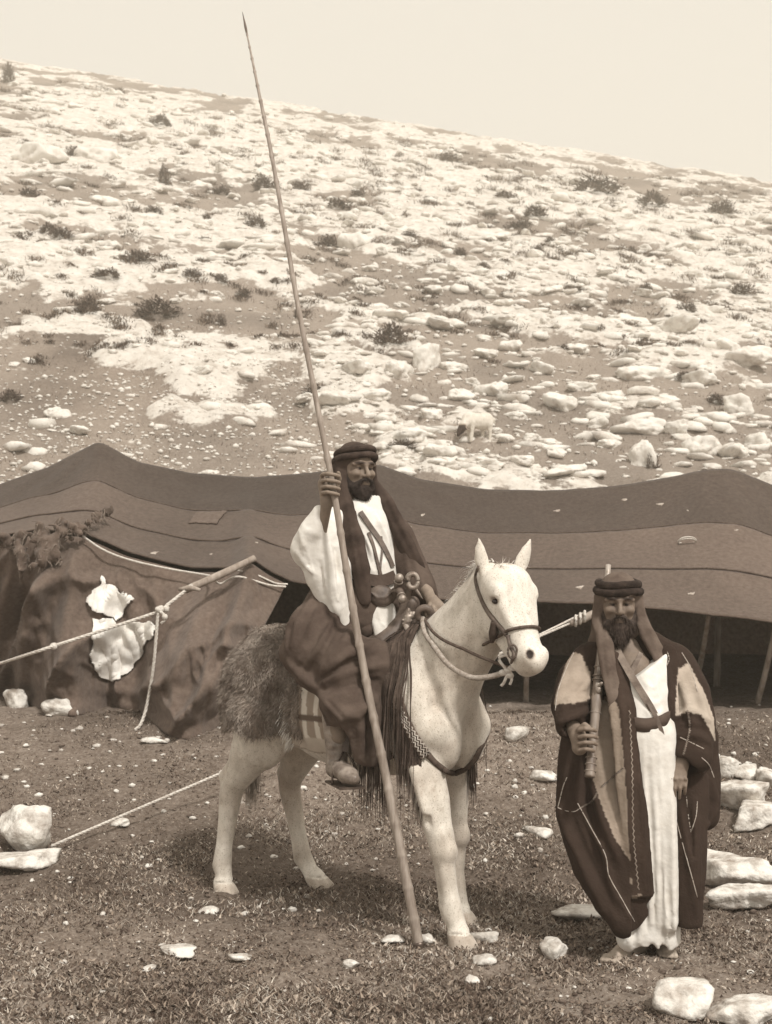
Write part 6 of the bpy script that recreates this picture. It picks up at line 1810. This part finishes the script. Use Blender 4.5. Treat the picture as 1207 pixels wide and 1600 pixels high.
# wide cloak
S = SDF2((.58, 5.46, .03), (1.72, 6.35, 1.55), .0085)
S.chain([P(922, 1032, 5.99), P(970, 1012, 6.00), P(1018, 1014, 5.97), P(1050, 1030, 5.94)], (.072, .080, .078, .070), .04)
S.chain([P(922, 1037, 5.98), P(903, 1065, 5.94), P(890, 1105, 5.84), P(890, 1132, 5.76)], (.082, .095, .085, .062), .03)
S.chain([P(910, 1150, 5.92), P(905, 1200, 5.90), P(908, 1270, 5.86), P(930, 1350, 5.80), P(958, 1405, 5.73), P(980, 1440, 5.69)], (.09, .095, .108, .10, .085, .075), .03, flat=(0, 1, 0), ratio=.72)
S.chain([P(940, 1120, 5.84), P(950, 1220, 5.78), P(964, 1320, 5.73), P(982, 1400, 5.71), P(996, 1425, 5.71)], (.07, .08, .085, .07, .045), .03, flat=(.1, 1, 0), ratio=.55)
S.chain([P(958, 1035, 5.80), P(972, 1110, 5.72), P(985, 1220, 5.68), P(996, 1320, 5.68), P(1004, 1392, 5.70)], (.050, .055, .058, .058, .052), .02, flat=(0, 1, 0), ratio=.38)
S.chain([P(1058, 1040, 5.92), P(1078, 1085, 5.88), P(1084, 1130, 5.83), P(1080, 1178, 5.77)], (.085, .092, .092, .092), .03)
S.chain([P(1096, 1150, 5.94), P(1098, 1210, 5.93), P(1100, 1275, 5.91)], (.075, .078, .066), .02, flat=(0, 1, 0), ratio=.8)
S.chain([P(1080, 1220, 5.84), P(1079, 1330, 5.78), P(1077, 1400, 5.76), P(1077, 1440, 5.76)], (.078, .072, .062, .058), .03, flat=(0, 1, 0), ratio=.7)
S.chain([P(1046, 1020, 5.84), P(1050, 1100, 5.76), P(1054, 1160, 5.76)], (.030, .034, .030), .02, flat=(0, 1, 0), ratio=.4)
S.chain([P(990, 1050, 6.06), P(992, 1250, 6.10), P(1000, 1425, 6.05)], (.17, .22, .16), .06, flat=(0, 1, 0), ratio=.5)
bx = S._box(np.array((.5, 5.4, -.1)), np.array((1.8, 6.5, .5))); sl, (x, y_, z_) = bx
hem = np.interp(x, [.80, .95, 1.02, 1.10, 1.16, 1.25, 1.36], [.40, .135, .110, .16, .24, .155, .15])
hem = np.where((y_ < 5.70) & (x > 1.06), np.maximum(hem, .30), hem)
S.d[sl] = np.maximum(S.d[sl], (MB_[2] + hem - z_).astype(np.float32))
# sleeve mouths
S.chain([P(897, 1138, 5.72), P(908, 1158, 5.68)], (.045, .055), .015, 's')
S.chain([P(1070, 1188, 5.76), P(1062, 1215, 5.73)], (.062, .070), .015, 's')
CF = [([(885, 1045), (872, 1090), (868, 1125)], .012), ([(925, 1050), (905, 1085), (880, 1100)], .016), ([(880, 1108), (905, 1098), (925, 1090)], .013), ([(875, 1130), (900, 1118), (925, 1108)], .014),
      ([(905, 1195), (905, 1255), (945, 1330), (955, 1380), (985, 1435)], .016), ([(885, 1200), (878, 1270), (910, 1350), (945, 1425)], .016), ([(925, 1230), (945, 1290), (970, 1350)], .014),
      ([(965, 1050), (975, 1150), (985, 1330)], .010), ([(985, 1100), (1000, 1250), (1010, 1390)], .011), ([(1060, 1050), (1075, 1100), (1085, 1150)], .014), ([(1085, 1060), (1100, 1110), (1108, 1150)], .014),
      ([(1055, 1120), (1080, 1112), (1108, 1125)], .012), ([(1060, 1150), (1085, 1150), (1108, 1160)], .012), ([(1065, 1260), (1078, 1340), (1088, 1430)], .014), ([(1110, 1210), (1118, 1260), (1105, 1290)], .014), ([(1085, 1250), (1088, 1330), (1092, 1400)], .012), ([(1045, 1040), (1048, 1090), (1048, 1150)], .009)]
for pth, rr in CF: ridge(S, pth, rr * 1.25, .016, sink=-.1)
for pth, rr in (([(895, 1200), (892, 1270), (930, 1360), (965, 1430)], .011), ([(915, 1220), (930, 1290), (960, 1360)], .010), ([(1075, 1260), (1083, 1340)], .010), ([(895, 1090), (915, 1080)], .010), ([(1070, 1135), (1100, 1140)], .010), ([(990, 1130), (1004, 1330)], .007)):
    ridge(S, pth, rr, .018, op='s', sink=-.1)
S.warp(lambda p: .005 * n3(p * np.array([1, 1, .7]), 11, 4) + .013 * np.abs(n3(p * np.array([1, 1, .25]), 12, 9)) - .004 + .002 * n3(p, 36, 2))
CS = S
TAN = [([(893, 1018), (908, 1022), (922, 1050), (930, 1092), (900, 1098), (866, 1100), (870, 1078), (882, 1045)], .30), ([(1060, 1046), (1076, 1036), (1100, 1078), (1116, 1122), (1118, 1158), (1098, 1118), (1075, 1112), (1055, 1120)], .40),
       ([(928, 1100), (955, 1085), (970, 1110), (978, 1230), (985, 1345), (962, 1312), (942, 1264), (926, 1215), (920, 1165)], .27), ([(984, 1345), (994, 1362), (1004, 1400), (988, 1404)], .28)]
def cloak_tone(v):
    x = HX + v[:, 0] / v[:, 1] * FPX; y = HY - (v[:, 2] - CZ) / v[:, 1] * FPX
    t = np.full(len(v), .030); nr = S.normal(v); fr = nr[:, 1] < .1
    jx = x + 1.2 * n3(v, 9, 3); jy = y + 1.2 * n3(v, 9, 6)
    for poly, val in TAN: t[in_poly_(jx, jy, poly) & fr] = val
    t[(v[:, 1] > 6.02)] = .03
    band = in_poly_(jx, jy, [(955, 1010), (975, 1010), (1000, 1200), (1012, 1395), (988, 1400), (978, 1230), (968, 1110)]) & fr
    t[band] = .038
    return t * (1 + .15 * n3(v, 9, 5))
def in_poly_(x, y, poly):
    c = np.zeros(x.shape, bool); n = len(poly)
    for i in range(n):
        x0, y0 = poly[i]; x1, y1 = poly[(i + 1) % n]
        c ^= ((y0 > y) != (y1 > y)) & (x < (x1 - x0) * (y - y0) / (y1 - y0 + 1e-9) + x0)
    return c
M_CLOAK = mat('striped_wool_cloak', .85, 1.08, 14, 6, .92, .5, 80, .006, attr='Col', spec=.12)
mcloak = sdf_obj('cloak', S, M_CLOAK, man, MB_, tone=cloak_tone)
M_STITCH = mat('pale_stitching', .30, .48, 60, 3, .9, .4)
M_STITCH2 = mat('dull_stitching', .16, .30, 60, 3, .9, .4)
def stitch(pix, r=.0024, material=M_STITCH, wob=0, n=40):
    pts = []
    for k, (x, y) in enumerate(spline(np.asarray(pix, float), n)):
        h = CS.hit(x + (wob if k % 2 else -wob), y, .001, y0=5.3, y1=6.3)
        if h is not None: pts.append(h)
    if len(pts) > 3:
        m = Mesh(); v, f = tube(np.array(pts), r, 5); m.add(v, f); m.build('stitching', material, mcloak, MB_)
for pth in ([(903, 1255), (922, 1290), (946, 1335), (952, 1368), (972, 1405), (992, 1440)], [(872, 1262), (880, 1230), (886, 1215)], [(872, 1262), (885, 1267), (898, 1268), (908, 1262)], [(1050, 1250), (1062, 1300), (1076, 1350), (1090, 1402)], [(1073, 1245), (1076, 1275), (1080, 1300)],
            [(1090, 1252), (1088, 1275), (1081, 1298)], [(1097, 1184), (1108, 1195), (1116, 1215)], [(1063, 1152), (1080, 1160), (1100, 1170)], [(1043, 1018), (1046, 1030), (1042, 1040)], [(897, 1020), (885, 1045), (872, 1080), (868, 1110)], [(1066, 1020), (1080, 1045), (1090, 1080)], [(1020, 1330), (1030, 1375), (1036, 1420)]):
    stitch(pth)
for pth in ([(984, 1110), (988, 1200), (990, 1300), (998, 1390)], [(1075, 1110), (1078, 1140), (1068, 1180)], [(908, 1262), (925, 1252), (934, 1238)], [(940, 1230), (960, 1212), (975, 1200)]): stitch(pth, .0035, M_STITCH2, 1.2, 60)

# headcloth and head ropes
S = SDF2(mo - np.array([.26, .26, .50]), mo + np.array([.30, .30, .18]), .0060)
hE = lambda f, l, u, r, k, op='u': S.ell(MH_(f, l, u), np.array(r), k, op, MR)
hE(-.022, 0, .045, (.110, .092, .098), .03); hE(-.05, 0, -.04, (.085, .100, .11), .05)
hE(.115, 0, -.055, (.100, .066, .098), .02, 's')
hE(.055, 0, .046, (.050, .074, .020), .02)
S.chain([MH_(.02, -.090, .03), MH_(.025, -.094, -.06), P(947, 1010, 5.80), P(952, 1050, 5.76), P(960, 1090, 5.725), P(966, 1135, 5.70)], (.020, .028, .036, .036, .032, .012), .03, flat=(.2, 1, 0), ratio=.30)
S.chain([MH_(.0, .090, .03), MH_(.0, .098, -.06), P(1012, 990, 5.86), P(1027, 1018, 5.85), P(1036, 1052, 5.80)], (.020, .028, .034, .034, .022), .03, flat=(-.2, 1, 0), ratio=.45)
S.chain([MH_(-.07, 0, -.03), MH_(-.10, 0, -.18)], (.09, .13), .05, flat=Fm, ratio=.6)
for pth, rr in (([(937, 950), (938, 1000), (948, 1080)], .009), ([(948, 985), (950, 1030), (956, 1090)], .008), ([(1003, 945), (1012, 975), (1026, 1012)], .010), ([(998, 975), (1006, 995), (1018, 1015)], .008), ([(945, 936), (968, 930), (998, 930)], .006)):
    ridge(S, pth, rr, .012)
S.warp(lambda p: .003 * n3(p, 26, 4) + .008 * np.abs(n3(p * np.array([1, 1, .25]), 28, 9)) - .002)
sdf_obj('headcloth', S, mat('brown_headcloth', .065, .13, 8, 6, .92, .4, 70, .005, spec=.12), man, MB_)
agal(MH_, man, MB_, uu=(.058, .090), rr=.0185, tilt=-.006, mat_=mat('black_head_rope', .012, .035, 30, 5, .95, .7, 160, .006))
m = Mesh(); v, f = ribbon(np.stack([P(962, 1008, 5.84), P(968, 1022, 5.795), P(980, 1044, 5.755), P(994, 1068, 5.728), P(1014, 1100, 5.706), P(1024, 1118, 5.700)]), np.array([.70, 0, .42]) * .019, .008, 40); m.add(v, f)
m.build('cross_belt', mat('tan_leather', .10, .22, 16, 5, .6, .3), man, MB_, smooth=False)
m = Mesh(); v, f = ribbon(np.stack([P(1014, 1098, 5.700), P(1024, 1118, 5.690), P(1033, 1140, 5.690), P(1036, 1156, 5.70)]), np.array([.70, 0, .30]) * .012, .010, 20); m.add(v, f)
m.build('cross_belt', M_LEATHER, man, MB_, smooth=False)
m = Mesh(); v, f = ribbon(np.stack([P(978, 1126, 5.74), P(992, 1131, 5.700), P(1012, 1133, 5.686), P(1034, 1128, 5.70), P(1048, 1120, 5.745)]), np.array([0, -.004, 1]) * .030, .014, 30); m.add(v, f)
m.build('belt', M_ROBE, man, MB_)
m = Mesh(); v, f = ribbon(np.stack([P(1002, 1020, 5.80), P(994, 1036, 5.775), P(984, 1056, 5.76)]), np.array([.7, 0, -.4]) * .013, .006, 12); m.add(v, f)
m.build('neck_cord', MATS['tan_leather'], man, MB_, smooth=False)

# ------------------------------------------------------------------ long gun
gd = unit(GBt - GA)
def gp_(y, off=(0, 0, 0)): return gun_at(y) + np.asarray(off)
m = Mesh(); v, f = tube(np.stack([gp_(883), gp_(960), gp_(1075)]), [.0125, .0135, .016], 10, 12); m.add(v, f)
gun = m.build('long_gun', mat('worn_barrel', .22, .42, 30, 4, .45, .2, 60, .003, spec=.5, metal=.3), None, GBt, label='long muzzle-loading gun held upright against the standing man\'s shoulder', cat='gun', loc=GBt)
m = Mesh(); v, f = tube(np.stack([gp_(985, (0, .008, 0)), gp_(1040, (0, .006, 0)), gp_(1075, (0, .004, 0)), gp_(1100), gp_(1120), gp_(1160), gp_(1200), gp_(1214)]), [.014, .019, .022, .026, .022, .019, .021, .023], 9, 30); m.add(v, f)
m.build('stock', mat('gun_stock_wood', .09, .22, 18, 6, .5, .3, 60, .004, stretch=(1, 1, .2), spec=.4), gun, GBt)
for y in (1012, 1048, 1062, 1068, 1119, 1186, 1196, 1206):
    th = np.linspace(0, 2 * np.pi, 18); c = gp_(y, (0, .004, 0)); r_ = np.interp(y, [985, 1040, 1100, 1120, 1214], [.016, .021, .027, .024, .024])
    a = unit(np.cross(gd, (0, 1.0, 0))); b = np.cross(gd, a)
    m = Mesh(); v, f = tube(np.array([c + r_ * (a * math.cos(q) + b * math.sin(q)) for q in th]), .0035 if y < 1180 else .0025, 6); m.add(v, f); m.build('band', M_METAL if y < 1130 else M_STITCH2, gun, GBt)
c = gp_(1082, (.0, -.030, 0))
m = Mesh(); d_, f_ = _ICO[2]; m.add(c + d_ * np.array([.015, .010, .018]), f_)
v, f = tube(np.stack([c + (0, 0, .012), c + (.012, -.012, .030), c + (.020, -.010, .022)]), [.008, .008, .004], 6, 8); m.add(v, f)
v, f = tube(np.stack([c + (-.004, .004, -.03), c + (.004, .004, .03)]), .018, 6, 4, flat=(0, 1, 0), ratio=.35); m.add(v, f)
m.build('lock', M_METAL, gun, GBt)

# ------------------------------------------------------------------ the dusty air between here and the ridge
def haze(x0, x1, y0, y1, z0, z1, density):
    v = [(x, y, z) for x in (x0, x1) for y in (y0, y1) for z in (z0, z1)]
    f = [(0, 1, 3, 2), (4, 6, 7, 5), (0, 4, 5, 1), (2, 3, 7, 6), (0, 2, 6, 4), (1, 5, 7, 3)]
    m = bpy.data.materials.new('dusty_air'); m.use_nodes = True; n = m.node_tree; n.nodes.clear()
    o = n.nodes.new('ShaderNodeOutputMaterial'); q = n.nodes.new('ShaderNodeVolumePrincipled')
    q.inputs['Color'].default_value = (.98, .93, .82, 1); q.inputs['Density'].default_value = density; q.inputs['Anisotropy'].default_value = .2
    n.links.new(q.outputs[0], o.inputs['Volume'])
    return obj('haze', mesh_np('haze', v, f, m, False), kind='stuff', label='pale dusty air over the hillside', cat='haze')
haze(-240, 240, -8, 215, -40, 56, .0030)
